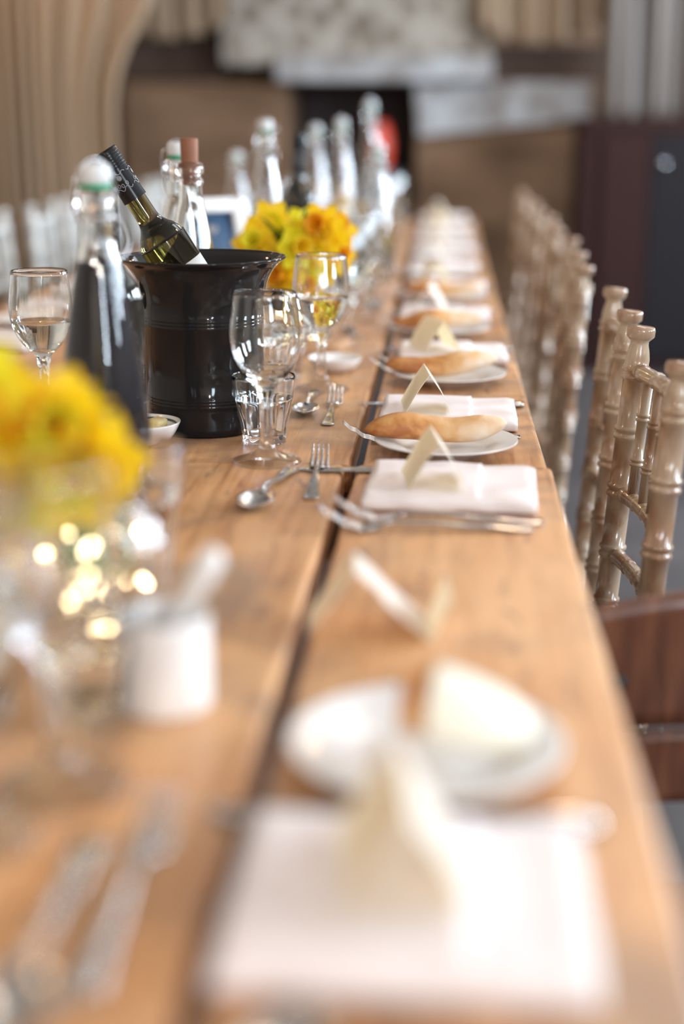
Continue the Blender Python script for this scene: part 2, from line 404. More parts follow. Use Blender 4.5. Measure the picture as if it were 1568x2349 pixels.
curtain('grey_curtain', (at(1385, 0, 7.0).x, at(1700, 0, 7.0).x), 7.0, at(1400, 268, 7.0).z, 2.9, 4, .05, M['curtain_grey'],
        'greyish curtain hanging above the dark cabinet on the right')
# dark cabinet right of the hearth
xa, xb, za, zb = span(1338, 278, 1780, 600, 6.6)
cb = empty('dark_cabinet', ((xa+xb)/2, 6.85, 0)); cw = xb-xa; chh = at(1400, 278, 6.6).z
bm = bmesh.new(); box(bm, (0, 0, chh/2-.01), (cw, .46, chh-.02), bev=.006); mesh_obj('body', bm, M['maroon'], cb, False)
bm = bmesh.new(); box(bm, (0, -.01, chh), (cw+.04, .52, .03), bev=.006); mesh_obj('cabinet_top', bm, M['maroon'], cb, False)
dx0 = at(1380, 400, 6.6).x-(xa+xb)/2; dx1 = at(1492, 400, 6.6).x-(xa+xb)/2; dx2 = cw/2-.02
for a_, b_, mt in ((dx0, dx1-.005, M['maroon']), (dx1, dx2, M['blackwood'])):
    bm = bmesh.new(); box(bm, ((a_+b_)/2, -.24, chh/2), (b_-a_, .025, chh-.12), bev=.005); d = mesh_obj('door', bm, mt, cb, False)
    if mt is M['maroon']: continue
    bm = bmesh.new(); kx = a_+.055 if mt is M['blackwood'] else b_-.03
    lathe(bm, [(0, -.012), (.014, -.010), (.017, 0), (.014, .012), (0, .015)], 16, cen=(0, 0, 0), mat4=Matrix.Translation((kx, -.265, at(1520, 375, 6.6).z)) @ Matrix.Rotation(pi/2, 4, 'X'))
    mesh_obj('knob', bm, M['brass'], d)
tag(cb, 'dark brown cabinet with a black door standing at the right by the far wall', 'cabinet')

# unseen hanging lamps added as warm fill; two behind the camera give frontal fill
for i, p in enumerate(FILL_LAMPS):
    r_ = empty('pendant_lamp', (p[0], p[1], 0))
    bm = bmesh.new(); tube(bm, [(0, 0, p[2]+.09), (0, 0, ZC)], .004); mesh_obj('cord', bm, M['iron'], r_)
    bm = bmesh.new(); lathe(bm, [(.02, p[2]+.11), (.025, p[2]+.10), (.15, p[2]+.01), (.153, p[2]+.01), (.03, p[2]+.11), (.02, p[2]+.12)], 32, closed=True); mesh_obj('lamp_shade', bm, M['iron'], r_)
    tag(r_, ['dark metal pendant lamp over the left aisle near the camera', 'dark metal pendant lamp over the left aisle halfway along', 'dark metal pendant lamp over the left aisle near the curtain',
             'dark metal pendant lamp over the right chairs', 'dark metal pendant lamp over the far end of the tables', 'dark metal pendant lamp behind the camera on the left', 'dark metal pendant lamp behind the camera on the right'][i], 'lamp', 'pendant lamps')

# ------------------------------------------------------------------ tables
def make_table(y0, y1, xg0, xg1, label, wi, right=0.222, left=-.80, slant=0.0):
    """boards run along y; the open joint between the right board and the next one runs from xg0 to xg1"""
    t = empty('trestle_table', ((left+right)/2, (y0+y1)/2, 0)); off = Vector((-(left+right)/2, -(y0+y1)/2, 0))
    gap = .0135
    edges = [(xg0+gap/2, xg1+gap/2, right, right+slant)]
    lx = [xg0-gap/2, xg0-.262, xg0-.53, left]; lx2 = [xg1-gap/2, xg1-.262, xg1-.53, left]
    for i in range(3): edges.append((lx[i+1]+.0006, lx2[i+1]+.0006, lx[i], lx2[i]))
    for i, (a0, a1, b0, b1) in enumerate(edges):
        bm = bmesh.new(); n = 46; T = .032; rows = []
        def wob(k, s): return .0016*noise.noise(Vector((k*.55, s*7.3+wi*3, 0)))
        for k in range(n+1):
            u = k/n; y = y0+(y1-y0)*u
            xa_ = a0+(a1-a0)*u + wob(k, i*2); xb_ = b0+(b1-b0)*u - abs(wob(k, i*2+1))
            be = .0022 if i > 1 else .004
            pts = [(xa_, TZ-T), (xb_, TZ-T), (xb_, TZ-be), (xb_-be*.4, TZ-be*.35), (xb_-be*1.2, TZ), (xa_+be*1.2, TZ), (xa_+be*.4, TZ-be*.35), (xa_, TZ-be)]
            rows.append([bm.verts.new((px_, y, z_)) for px_, z_ in pts])
        for k in range(n):
            for j in range(8):
                j2 = (j+1) % 8; bm.faces.new((rows[k][j], rows[k][j2], rows[k+1][j2], rows[k+1][j]))
        bm.faces.new(rows[0][::-1]); bm.faces.new(rows[-1])
        o = mesh_obj('tabletop_board', bm, M['wood'][(i+wi) % 4], t, False, off)
    for yy in (y0+.03, y1-.03):                                             # breadboard cleat under each end
        bm = bmesh.new(); box(bm, ((left+right)/2, yy+(.05 if yy < y0+.1 else -.05), TZ-.0545), (right-left-.08, .07, .044), bev=.004)
        mesh_obj('cleat', bm, M['wood_dark'], t, False, off)
    for yy in (y0+.22, y1-.22):
        for xx in (left+.40, right-.44):
            bm = bmesh.new(); box(bm, (xx, yy, (TZ-.034)/2), (.065, .065, TZ-.034), bev=.006); mesh_obj('leg', bm, M['wood_dark'], t, False, off)
        bm = bmesh.new(); box(bm, ((left+right)/2, yy, .22), (right-left-.86, .04, .07), bev=.004); mesh_obj('stretcher', bm, M['wood_dark'], t, False, off)
    tag(t, label, 'table', 'rustic trestle tables set end to end'); return t
YS = on(1225, 1073).y
gN0, gN1 = on(470, 2205), on(797, 1095); gF = on(818, 1060)
def lin(p, q, y): return p.x+(q.x-p.x)*(y-p.y)/(q.y-p.y)
rN = on(1266, 1076).x
rF = on(1251, 1058).x
make_table(-.45, YS-.002, lin(gN0, gN1, -.45), gN1.x, 'rustic honey-brown plank table nearest the camera', 0, right=rN-.004, slant=.004)
gap_pts = [on(818, 1060), on(882, 799), on(916, 641)]
Ys2 = [YS+.001, YS+1.86, YS+3.4, on(1000, 505).y]
def gapx(y):
    return gap_pts[0].x + (gap_pts[1].x-gap_pts[0].x)*min(1, (y-gap_pts[0].y)/(gap_pts[1].y-gap_pts[0].y)) if y < gap_pts[1].y else gap_pts[1].x
lb = ['rustic plank table abutting the near table, under the ice bucket', 'rustic plank table third along the row', 'rustic plank table at the far end by the fireplace']
for i in range(3):
    make_table(Ys2[i], Ys2[i+1]-.002, gapx(Ys2[i]), gapx(Ys2[i+1]), lb[i], i+1, right=rF)

# ------------------------------------------------------------------ glassware
def wine_glass(twist=0.0, water=0.0):
    t = empty('wine_glass')
    out = [(.0, 0), (.036, .0), (.0378, .0012), (.037, .0028), (.026, .006), (.015, .011), (.0095, .017), (.0072, .024), (.0062, .036), (.0060, .055),
           (.0066, .068), (.0085, .077), (.0115, .084), (.0165, .089), (.0250, .098), (.0325, .110), (.0378, .125), (.0398, .140), (.0392, .155), (.0370, .172), (.0352, .188)]
    out = smooth_prof(out, 3)
    inn = smooth_prof([(.0352, .188), (.0345, .1890), (.0338, .1882), (.0357, .172), (.0379, .155), (.0385, .140), (.0364, .125), (.0310, .110), (.0230, .0995), (.012, .0935), (0, .0918)], 3)[1:]
    def rf(th, r, z, i):
        if .016 < z < .086 and i < len(out):
            k = min(1, (z-.016)/.012, (.086-z)/.008)
            return r*(1+.10*k*cos(6*(th+twist*z*60)))
        if .12 < z < .18: return r*(1+.004*cos(14*th))
        return r
    bm = bmesh.new(); lathe(bm, out+inn, 72, rf); mesh_obj('glass_body', bm, M['glass'], t)
    if water:
        zs = [z for r, z in inn if z < water]; pr_ = [(r+.0002, z-.0002) for r, z in inn if z < water][::-1]
        rr = pr_[-1][0]
        bm = bmesh.new(); lathe(bm, pr_+[(rr+.0003, water), (0, water)], 64); mesh_obj('water', bm, M['water'], t)
    return t
def tumbler():
    t = empty('tumbler')
    H = .079
    out = smooth_prof([(0, .0), (.0235, .0), (.0255, .0018), (.0262, .006), (.0300, .028), (.0338, .050), (.0352, .054), (.0362, .060), (.0378, .079)], 5)
    inn = smooth_prof([(.0378, H), (.0372, H+.0007), (.0363, H), (.0344, .058), (.0315, .045), (.027, .026), (.0245, .0135), (.021, .0105), (0, .010)], 4)[1:]
    def rf(th, r, z, i):
        if i < len(out) and .004 < z < .0535:
            k = min(1, (z-.004)/.004, (.0535-z)/.004)
            a = (th % (2*pi/9)) - pi/9
            return r*(1-k*.0 - k*.095*(1-abs(cos(4.5*th))) )
        return r
    bm = bmesh.new(); lathe(bm, out+inn, 108, rf); mesh_obj('glass_body', bm, M['glass'], t)
    return t
def carafe(liquid=None, fill=.26, cap='swing'):
    """tall conical clear bottle, 0.315 m to the lip"""
    t = empty('swing_top_bottle' if cap == 'swing' else 'corked_bottle')
    out = smooth_prof([(0, .004), (.034, .0), (.0405, .003), (.0425, .010), (.0425, .085), (.0405, .12), (.0345, .165), (.0275, .210), (.0205, .248), (.0165, .268), (.0155, .284)], 4)
    lip = [(.0155, .285), (.0185, .287), (.0185, .292), (.0162, .294), (.0162, .299), (.0185, .301), (.0190, .307), (.0170, .313), (.0145, .315), (.0120, .3145), (.0112, .311)]
    inn = smooth_prof([(.0115, .300), (.0120, .268), (.0165, .248), (.0238, .210), (.0308, .165), (.0368, .12), (.0388, .085), (.0388, .014), (.034, .008), (0, .012)], 4)
    bm = bmesh.new(); lathe(bm, out+lip+inn, 64); mesh_obj('glass_body', bm, M['glass'], t)
    if liquid:
        pr_ = [((r+.0014 if r else 0) if liquid is M['cola'] else r+.0003, z-.0003) for r, z in inn if z < fill][::-1]
        bm = bmesh.new(); lathe(bm, pr_+[(pr_[-1][0], fill), (0, fill)], 48); mesh_obj('drink', bm, liquid, t)
    if cap == 'swing':
        bm = bmesh.new(); lathe(bm, smooth_prof([(0, .3195), (.013, .3195), (.0150, .324), (.0150, .333), (.011, .3385), (0, .3395)], 3), 32); mesh_obj('stopper', bm, M['white_ceramic'], t)
        bm = bmesh.new(); lathe(bm, [(0, .3135), (.0105, .3135), (.0150, .3150), (.0155, .3175), (.0140, .3194), (0, .3194)], 32); mesh_obj('rubber_seal', bm, M['rubber'], t)
        bm = bmesh.new()
        for s in (-1, 1):
            tube(bm, bez([(s*.0145, 0, .329), (s*.0215, 0, .326), (s*.0235, .002, .310), (s*.0215, .006, .296), (s*.0185, .002, .289), (s*.0190, -.004, .283)], 6), .0011, 8)
            tube(bm, bez([(s*.0190, 0, .289), (s*.0235, -.008, .283), (s*.0225, -.018, .268), (s*.012, -.0255, .256), (0, -.027, .252)], 6), .0011, 8)
        tube(bm, bez([(.0145, 0, .3295), (.012, 0, .338), (0, 0, .3425), (-.012, 0, .338), (-.0145, 0, .3295)], 6), .0011, 8)
        ring = [(.0188*cos(a*pi/12), .0188*sin(a*pi/12), .2895) for a in range(25)]
        tube(bm, ring, .0010, 8); mesh_obj('wire_bail', bm, M['wire'], t)
    elif cap == 'cork':
        bm = bmesh.new(); lathe(bm, [(0, .285), (.0100, .285), (.0112, .300), (.0118, .325), (.0122, .3445), (.0112, .346), (0, .346)], 32); mesh_obj('cork', bm, M['cork'], t)
    return t
def wine_bottle(mat, foil=True, label_=False, slim=False):
    t = empty('wine_bottle')
    out = smooth_prof([(0, .004), (.032, 0), (.0360, .003), (.0372, .010), (.0372, .175), (.0362, .188), (.0310, .203), (.0215, .216), (.0160, .226), (.0145, .240), (.0136, .290), (.0138, .2975), (.0130, .300), (0, .300)], 4)
    if slim: out = smooth_prof([(0, .004), (.026, 0), (.0296, .003), (.0305, .010), (.0305, .165), (.0298, .178), (.0255, .190), (.0185, .199), (.0145, .207), (.0132, .222), (.0130, .290), (.0134, .2975), (.0126, .300), (0, .300)], 4)
    bm = bmesh.new(); lathe(bm, out, 64); mesh_obj('glass_body', bm, mat, t)
    if foil:
        bm = bmesh.new(); lathe(bm, [(.0152, .238), (.0148, .246), (.0144, .285), (.0148, .292), (.0150, .301), (.0142, .3035), (0, .304)], 48)
        for k in range(3): pass
        f_ = mesh_obj('foil', bm, M['foil'], t)
        bm = bmesh.new()
        for z in (.280, .2835, .287, .2905, .294, .2975): lathe(bm, [(.0146, z-.0008), (.0156, z), (.0146, z+.0008)], 48)
        mesh_obj('foil_ridges', bm, M['foil'], f_)
        bm = bmesh.new()
        def wrap(pts, r=.00035):
            tube(bm, [((.01515)*cos(a), (.01515)*sin(a), z) for a, z in pts], r, 6)
        for A in range(4):
            a0 = A*pi/2
            for q_ in (1.0, .62, .3): wrap([(a0+.16*q_*cos(k*pi/8), .268+.0028*q_*sin(k*pi/8)) for k in range(17)])
            for da, dz in ((-.35, .260), (.35, .2595), (-.05, .2585)):
                wrap([(a0+da+.10*cos(k*pi/6), dz+.0022*sin(k*pi/6)) for k in range(13)])
            wrap([(a0-.7+k*.1, .2545+.0022*sin(k*.9)) for k in range(15)])
            wrap([(a0-.7+k*.1, .2735-.0015*sin(k*.9)) for k in range(15)])
        mesh_obj('foil_flowers', bm, M['foil_print'], f_)
    if label_:
        bm = bmesh.new(); lathe(bm, [(.0306, .060), (.0309, .060), (.0309, .144), (.0306, .144)], 64, closed=True); mesh_obj('paper_label', bm, M['label'], t)
    return t

# ------------------------------------------------------------------ cutlery
def strip(bm, st, nx=8, thick=.0016):
    """st: (y, halfwidth, z, cross sag, x offset)"""
    top, bot = [], []
    for (y, hw, z, sag, xo, th) in st:
        ra, rb = [], []
        for i in range(nx+1):
            u = -1+2*i/nx; zz = z + sag*(u*u)
            ra.append(bm.verts.new((xo+hw*u, y, zz+th/2*(1-.5*abs(u)**3)))); rb.append(bm.verts.new((xo+hw*u, y, zz-th/2*(1-.5*abs(u)**3))))
        top.append(ra); bot.append(rb)
    n = len(st)
    for k in range(n-1):
        for i in range(nx):
            bm.faces.new((top[k][i], top[k][i+1], top[k+1][i+1], top[k+1][i])); bm.faces.new((bot[k][i+1], bot[k][i], bot[k+1][i], bot[k+1][i+1]))
        for i in (0, nx):
            bm.faces.new((top[k][i], bot[k][i], bot[k+1][i], top[k+1][i]))
    bm.faces.new(top[0]+bot[0][::-1]); bm.faces.new(top[-1][::-1]+bot[-1])
def interp(keys, n):
    out = []
    ys = [k[0] for k in keys]
    for i in range(n+1):
        y = ys[0]+(ys[-1]-ys[0])*i/n
        for j in range(len(ys)-1):
            if ys[j] <= y <= ys[j+1]+1e-9:
                u = (y-ys[j])/(ys[j+1]-ys[j]); u = u*u*(3-2*u)
                out.append((y,)+tuple(keys[j][q]+(keys[j+1][q]-keys[j][q])*u for q in range(1, 6))); break
    return out
def make_fork(Ln):
    # handle end at y=0, tines at y=Ln, resting on the handle end and the tine tips raised
    s = Ln/.2; t = empty('fork')
    keys = [(0, .0075*s, .0022, 0, 0, .0022), (.008*s, .0098*s, .0022, 0, 0, .0024), (.05*s, .0062*s, .0045, 0, 0, .0030), (.11*s, .0034*s, .0085, 0, 0, .0038), (.132*s, .0036*s, .0080, 0, 0, .0034),
            (.146*s, .0105*s, .0045, .0004, 0, .0020), (.158*s, .0125*s, .0030, .0006, 0, .0018)]
    bm = bmesh.new(); strip(bm, interp(keys, 40), 8); mesh_obj('handle', bm, M['steel'], t)
    bm = bmesh.new()
    for k in range(4):
        xo = (-1.5+k)*.0068*s
        kk = [(.1575*s, .0026*s, .0031, 0, xo, .0018), (.172*s, .0019*s, .0070, 0, xo*.98, .0017), (.188*s, .0015*s, .0160*s, 0, xo*.95, .0014), (.2*s, .0007*s, .0245*s, 0, xo*.95, .0009)]
        strip(bm, interp(kk, 14), 4)
    mesh_obj('tines', bm, M['steel'], t); return t
def make_spoon(Ln):
    s = Ln/.2; t = empty('spoon')
    keys = [(0, .0075*s, .0022, 0, 0, .0022), (.008*s, .0098*s, .0022, 0, 0, .0024), (.05*s, .0062*s, .0045, 0, 0, .0030), (.11*s, .0034*s, .0100, 0, 0, .0038), (.140*s, .0034*s, .0105, 0, 0, .0034)]
    bm = bmesh.new(); strip(bm, interp(keys, 40), 8); mesh_obj('handle', bm, M['steel'], t)
    bm = bmesh.new(); st = []
    for k in range(21):
        u = k/20; y = (.136+.064*u)*s
        hw = max(.0006, .0205*s*(sin(pi*min(1, u*1.0)**.85))**.62)
        rim = .0105-.002*u; dep = .0085*s*sin(pi*u)**.7
        st.append((y, hw, rim-dep, dep, 0, .0014))
    strip(bm, st, 12); mesh_obj('bowl', bm, M['steel'], t); return t
def make_knife(Ln=.215):
    t = empty('table_knife'); s = Ln/.215
    bm = bmesh.new(); strip(bm, interp([(0, .0085*s, .0042, 0, 0, .0060), (.01, .0095*s, .0042, 0, 0, .0070), (.05*s, .0075*s, .0042, 0, 0, .0062), (.095*s, .0052*s, .0042, 0, 0, .0060)], 24), 8); mesh_obj('handle', bm, M['steel'], t)
    bm = bmesh.new(); strip(bm, interp([(.094*s, .0048*s, .0040, 0, 0, .0040), (.105*s, .0075*s, .0035, 0, -.001, .0020), (.15*s, .0095*s, .0032, 0, -.001, .0015), (.195*s, .0098*s, .0028, 0, -.001, .0012), (.208*s, .0070*s, .0025, 0, .001, .0010), (.215*s, .0012*s, .0024, 0, .004, .0008)], 40), 6)
    mesh_obj('blade', bm, M['steel'], t); return t

# ------------------------------------------------------------------ napkins, cards, plates, rolls
def make_napkin(W=.170, D=.155, seed=0, T=.0185):
    t = empty('napkin'); bm = bmesh.new()
    nx, n = 36, 44; rows = []
    for i in range(nx+1):
        u = -1+2*i/nx; row = []
        for k in range(n):
            a = 2*pi*k/n
            ca, sa = cos(a), sin(a)
            y = math.copysign(abs(ca)**.32, ca)*D/2
            z = math.copysign(abs(sa)**.62, sa)*T/2 + T/2
            wv = .0022*noise.noise(Vector((u*2.3+seed*5, y*22, seed)))
            e = 1-.35*max(0, abs(u)-.9)/.1
            z = T*.5 + (z-T*.5)*e if z > T*.5 else z
            zz = max(.0004, z + (wv if z > T*.4 else 0))
            row.append(bm.verts.new((u*W/2 + .0018*noise.noise(Vector((y*30, seed, u))), y+.0025*noise.noise(Vector((u*3, seed+4, z*60)))*(1 if y < 0 else -1), zz)))
        rows.append(row)
    for i in range(nx):
        for k in range(n):
            k2 = (k+1) % n; bm.faces.new((rows[i][k], rows[i][k2], rows[i+1][k2], rows[i+1][k]))
    bm.faces.new(rows[0]); bm.faces.new(rows[-1][::-1])
    mesh_obj('folded_cloth', bm, M['napkin'], t)
    bm = bmesh.new()                                        # top layer that folds over the left two thirds
    g = []
    for j in range(25):
        v_ = -1+2*j/24; row = []
        for i in range(21):
            u = i/20; x = -W/2+.003+u*(W*.66)
            y = v_*(D/2-.006)
            d_ = max(0, abs(v_)-.86)/.14
            z = T+.0022 - .005*d_**2 + .0022*noise.noise(Vector(((x/(W/2))*2.3+seed*5, y*22, seed)))
            row.append(bm.verts.new((x+.0012*sin(v_*4+seed), y, z)))
        g.append(row)
    for j in range(24):
        for i in range(20): bm.faces.new((g[j][i], g[j][i+1], g[j+1][i+1], g[j+1][i]))
    bmesh.ops.recalc_face_normals(bm, faces=bm.faces[:]); bmesh.ops.solidify(bm, geom=bm.faces[:], thickness=.0024)
    mesh_obj('folded_flap', bm, M['napkin'], t); return t
def make_card(Ln=.085, leg=.056, half=.029):
    bm = bmesh.new(); h = sqrt(leg*leg-half*half); n = 10; g = []
    prof = []
    for i in range(n+1):
        u = i/n; prof.append((-half+half*u - .0018*sin(pi*u), h*u))
    for i in range(1, n+1):
        u = i/n; prof.append((half*u + .0018*sin(pi*u), h*(1-u)))
    a = [bm.verts.new((x, -Ln/2, z+.0003)) for x, z in prof]; b_ = [bm.verts.new((x, Ln/2, z+.0003)) for x, z in prof]
    for i in range(len(prof)-1): bm.faces.new((a[i], a[i+1], b_[i+1], b_[i]))
    bmesh.ops.recalc_face_normals(bm, faces=bm.faces[:]); bmesh.ops.solidify(bm, geom=bm.faces[:], thickness=.0005)
    o = mesh_obj('place_card', bm, M['paper'], None, False); return o
def make_plate(R=.082):
    t = empty('side_plate'); s = R/.08
    bm = bmesh.new()
    pr_ = smooth_prof([(0, .0045), (.030*s, .0045), (.044*s, .0050), (.052*s, .0085), (.060*s, .0120), (.0785*s, .0165), (.0800*s, .0158), (.0785*s, .0145), (.060*s, .0095), (.050*s, .0045), (.042*s, .0012), (.040*s, 0), (.037*s, .0010), (0, .0018)], 4)
    lathe(bm, pr_, 72); mesh_obj('plate_body', bm, M['china'], t); 
    return t
def make_roll(seed=0, Ln=.165, R=.0175):
    bm = bmesh.new(); n = 40; seg = 28; rings = []
    for i in range(n+1):
        u = i/n; s = -1+2*u
        prof = (1-abs(s)**2.6)**.55 if abs(s) < 1 else 0
        prof = max(prof, .02)*(1+.10*sin(u*9+seed)+.10*noise.noise(Vector((u*4, seed, 1))))
        r_ = R*prof; zc = R*.95+.006*max(0, s)**2 + .003*sin(u*7+seed)
        yc = .006*sin(u*3+seed); ring = []
        for k in range(seg):
            a = 2*pi*k/seg; rr = r_*(1+.07*noise.noise(Vector((cos(a)*1.5, sin(a)*1.5+seed, u*6))))
            ring.append(bm.verts.new((s*Ln/2, yc+rr*1.15*cos(a), zc+rr*(sin(a) if sin(a) > 0 else .82*sin(a)))))
        rings.append(ring)
    for i in range(n):
        for k in range(seg): bm.faces.new((rings[i][k], rings[i][(k+1) % seg], rings[i+1][(k+1) % seg], rings[i+1][k]))
    bm.faces.new(rings[0]); bm.faces.new(rings[-1][::-1])
    return mesh_obj('bread_roll', bm, M['bread'])

P_glass = wine_glass(); P_tumbler = tumbler()
P_fork = make_fork(.20); P_dfork = make_fork(.170); P_spoon = make_spoon(.185); P_knife = make_knife()
P_napkins = [make_napkin(seed=s) for s in (0, 1, 2)]; P_card = make_card(); P_plate = make_plate()
P_rolls = [make_roll(s) for s in (0, 2, 4)]
ORD = ['nearest the camera', 'second from the camera', 'third from the camera', 'fourth from the camera', 'fifth from the camera', 'sixth from the camera',
       'seventh from the camera', 'eighth from the camera', 'ninth from the camera', 'tenth from the camera', 'eleventh from the camera', 'twelfth from the camera']

# right-hand side: napkins, cards, plates, rolls, knives, forks
nap = [on(940, 2025, TZ+.018), on(1036, 1098, TZ+.018), on(1028, 933, TZ+.018), on(1036, 800, TZ+.018)]
nap = [(p.x, p.y) for p in nap]
while nap[-1][1] < 5.2: nap.append((.108+.004*sin(len(nap)*3), nap[-1][1]+.475))
pl = [on(975, 1712, TZ+.01), on(1022, 1018, TZ+.01), on(1030, 862, TZ+.01)]; pl = [(p.x, p.y) for p in pl]
while pl[-1][1] < 5.0: pl.append((.106+.006*sin(len(pl)*2), pl[-1][1]+.475))
RS = ' in the right-hand row'
for i, (x, y) in enumerate(nap):
    rz = [-.02, -.045, -.01, .02][i % 4]
    put(P_napkins[i % 3], (x, y, TZ), rz, 'folded pinkish-white cloth napkin%s, %s' % (RS, ORD[i]), 'napkin', 'folded napkins in the right-hand row')
    cx, cy = x-(.018 if i == 1 else .028), y-.028
    if i == 0: cx, cy = x-.004, y+.004
    put(P_card, (cx, cy, TZ+.0226), [.0, .12, .10, .35, -.1, .2][i % 6] if i else .12,
        'folded white place card standing on the right-row napkin %s' % ORD[i], 'place card', 'place cards on the right-row napkins')
    ky = y+.105
    if i in (1,):                                  # the knife tip reaches over the open joint
        p = on(682, 1070, TZ+.003); put(P_knife, (p.x+.215, p.y-.008, TZ), radians(90), 'steel knife whose tip crosses the open joint beside the front wine glass', 'knife', 'knives of the right-hand row')
    else:
        put(P_knife, (x+.1, y+.095, TZ), radians(90), 'steel table knife beyond the right-row napkin %s' % ORD[i], 'knife', 'knives of the right-hand row')
    if i == 0: pass
    hx = x+.086
    for j in range(2):
        yy = y-.098-.024*j
        if i == 0: continue
        nm = ('outer', 'inner')[1-j]
        put(P_fork if j or i != 2 else P_spoon, (hx-.012*j, yy, TZ), radians(90+(4 if j else 1)), 'steel %s %s before the right-row napkin %s' % (nm, 'fork' if j or i != 2 else 'spoon', ORD[i]),
            'fork' if j or i != 2 else 'spoon', 'forks of the right-hand row' if j or i != 2 else None)
for i, (x, y) in enumerate(pl):
    put(P_plate, (x, y, TZ), i*.3, 'white side plate on the right side of the table, %s' % ORD[i], 'plate', 'white side plates on the right')
    if i in (1, 2, 3, 4):
        o = put(P_rolls[(i-1) % 3], (x-.012, y+.004, TZ+.0085), [.06, .22, .02, -.1][(i-1) % 4], 'crusty golden bread roll on the right-side plate %s' % ORD[i], 'bread roll', 'bread rolls on the right-side plates')
# broken bread with a pale cut face on the nearest plate
bt = empty('cut_bread', (pl[0][0]+.010, pl[0][1], TZ+.016), -.15)
bm = bmesh.new(); rows = []
for i in range(15):
    u = i/14; x = -.022+.016*u
    rows.append([bm.verts.new((x-.008*(1-u)*0, .030*cos(a)*(1-.15*(1-u)), .022+.020*sin(a)*(1-.15*(1-u)))) for a in [2*pi*k/24 for k in range(24)]])
for i in range(14):
    for k in range(24): bm.faces.new((rows[i][k], rows[i][(k+1) % 24], rows[i+1][(k+1) % 24], rows[i+1][k]))
bm.faces.new(rows[0]); bm.faces.new(rows[-1][::-1]); mesh_obj('crust', bm, M['bread'], bt)
bm = bmesh.new(); rows = []
for i in range(17):
    u = i/16; x = -.0055+.062*u; k_ = (1-u**2.4)**.5 if u < 1 else .03; k_ = max(k_, .05)
    rows.append([bm.verts.new((x, .036*cos(a)*k_-.004*u, .0215+.0215*sin(a)*k_-.012*u*(1 if sin(a) > 0 else .6))) for a in [2*pi*k/24 for k in range(24)]])
for i in range(16):
    for k in range(24): bm.faces.new((rows[i][k], rows[i][(k+1) % 24], rows[i+1][(k+1) % 24], rows[i+1][k]))
bm.faces.new(rows[0]); bm.faces.new(rows[-1][::-1]); mesh_obj('white_crumb', bm, M['crumb'], bt)
tag(bt, 'pale torn bread with a tan crust on the nearest side plate', 'bread')
# card folded open on the bare boards
p = on(878, 1448)
bm = bmesh.new(); prof = [(-.056, .0005), (-.020, .050), (.036, .001), (.050, .034)]
pts = []
for i in range(3):
    for k in range(7):
        u = k/7; pts.append((prof[i][0]+(prof[i+1][0]-prof[i][0])*u, prof[i][1]+(prof[i+1][1]-prof[i][1])*u))
pts.append(prof[-1])
a = [bm.verts.new((x, -.012-.010*(x > 0), z)) for x, z in pts]; b_ = [bm.verts.new((x-.004, .040-.006*(x > 0), z)) for x, z in pts]
for i in range(len(pts)-1): bm.faces.new((a[i], a[i+1], b_[i+1], b_[i]))
bmesh.ops.recalc_face_normals(bm, faces=bm.faces[:]); bmesh.ops.solidify(bm, geom=bm.faces[:], thickness=.0006)
o = mesh_obj('place_card', bm, M['paper'], None, False, (p.x, p.y, TZ)); tag(o, 'zigzag folded place card standing alone on the bare boards', 'place card')

# dessert spoons and forks left of the open joint
def lay(proto, tail, head, label, cat, group, dz=0.0):
    """tail, head: photo pixels of the handle end and of the tip on the table"""
    a_, b_ = on(*tail), on(*head); d_ = b_-a_
    put(proto, (a_.x, a_.y, TZ+dz), math.atan2(d_.y, d_.x)-pi/2, label, cat, group)
G = 'dessert cutlery beside the open joint'
lay(P_dfork, (712, 1148), (738, 1050), 'small steel dessert fork with tines beside the front wine glass foot', 'fork', G)
lay(P_spoon, (668, 1079), (598, 1150), 'steel dessert spoon with a dark bowl in front of the front wine glass', 'spoon', G)
lay(P_dfork, (750, 978), (772, 915), 'small steel dessert fork right of the faceted tumbler', 'fork', G)
lay(P_spoon, (722, 900), (688, 975), 'steel dessert spoon with a dark bowl right of the faceted tumbler', 'spoon', G)
lay(P_spoon, (812, 765), (770, 815), 'steel dessert spoon behind the second wine glass', 'spoon', G)
lay(P_spoon, (870, 690), (846, 735), 'steel dessert spoon farther along beside the open joint', 'spoon', G)
# blurred cutlery in the near left corner and beside the nearest napkin
lay(P_spoon, (215, 1930), (85, 2215), 'blurred steel spoon in the near left corner, left of the fork', 'spoon', None)
lay(P_dfork, (175, 2300), (345, 1950), 'blurred steel fork lying in the near left corner', 'fork', None)
p = on(1430, 1925); q = on(1390, 1898)
p = on(400, 2380); o = put(P_spoon, (p.x, p.y-.16, TZ), radians(-18), 'blurred steel spoon at the bottom edge left of the nearest napkin', 'spoon')

# the two wine glasses and tumbler in focus
W = lambda px, py, z=TZ: tuple(on(px, py, z))
put(P_glass, W(612, 1058), .2, 'empty wine glass in sharp focus in front of the black ice bucket', 'wine glass')
P_wglass = wine_glass(water=.132)
put(P_wglass, W(737, 893), .1, 'wine glass half full of water, second glass behind the sharp one', 'wine glass')
P_lglass = wine_glass(twist=1.0, water=.126)
put(P_lglass, W(108, 962), .5, 'stemmed glass of water with twisted stem at the left edge', 'wine glass')
put(P_tumbler, W(606, 1013), .1, 'faceted tumbler standing right beside the black ice bucket', 'tumbler')

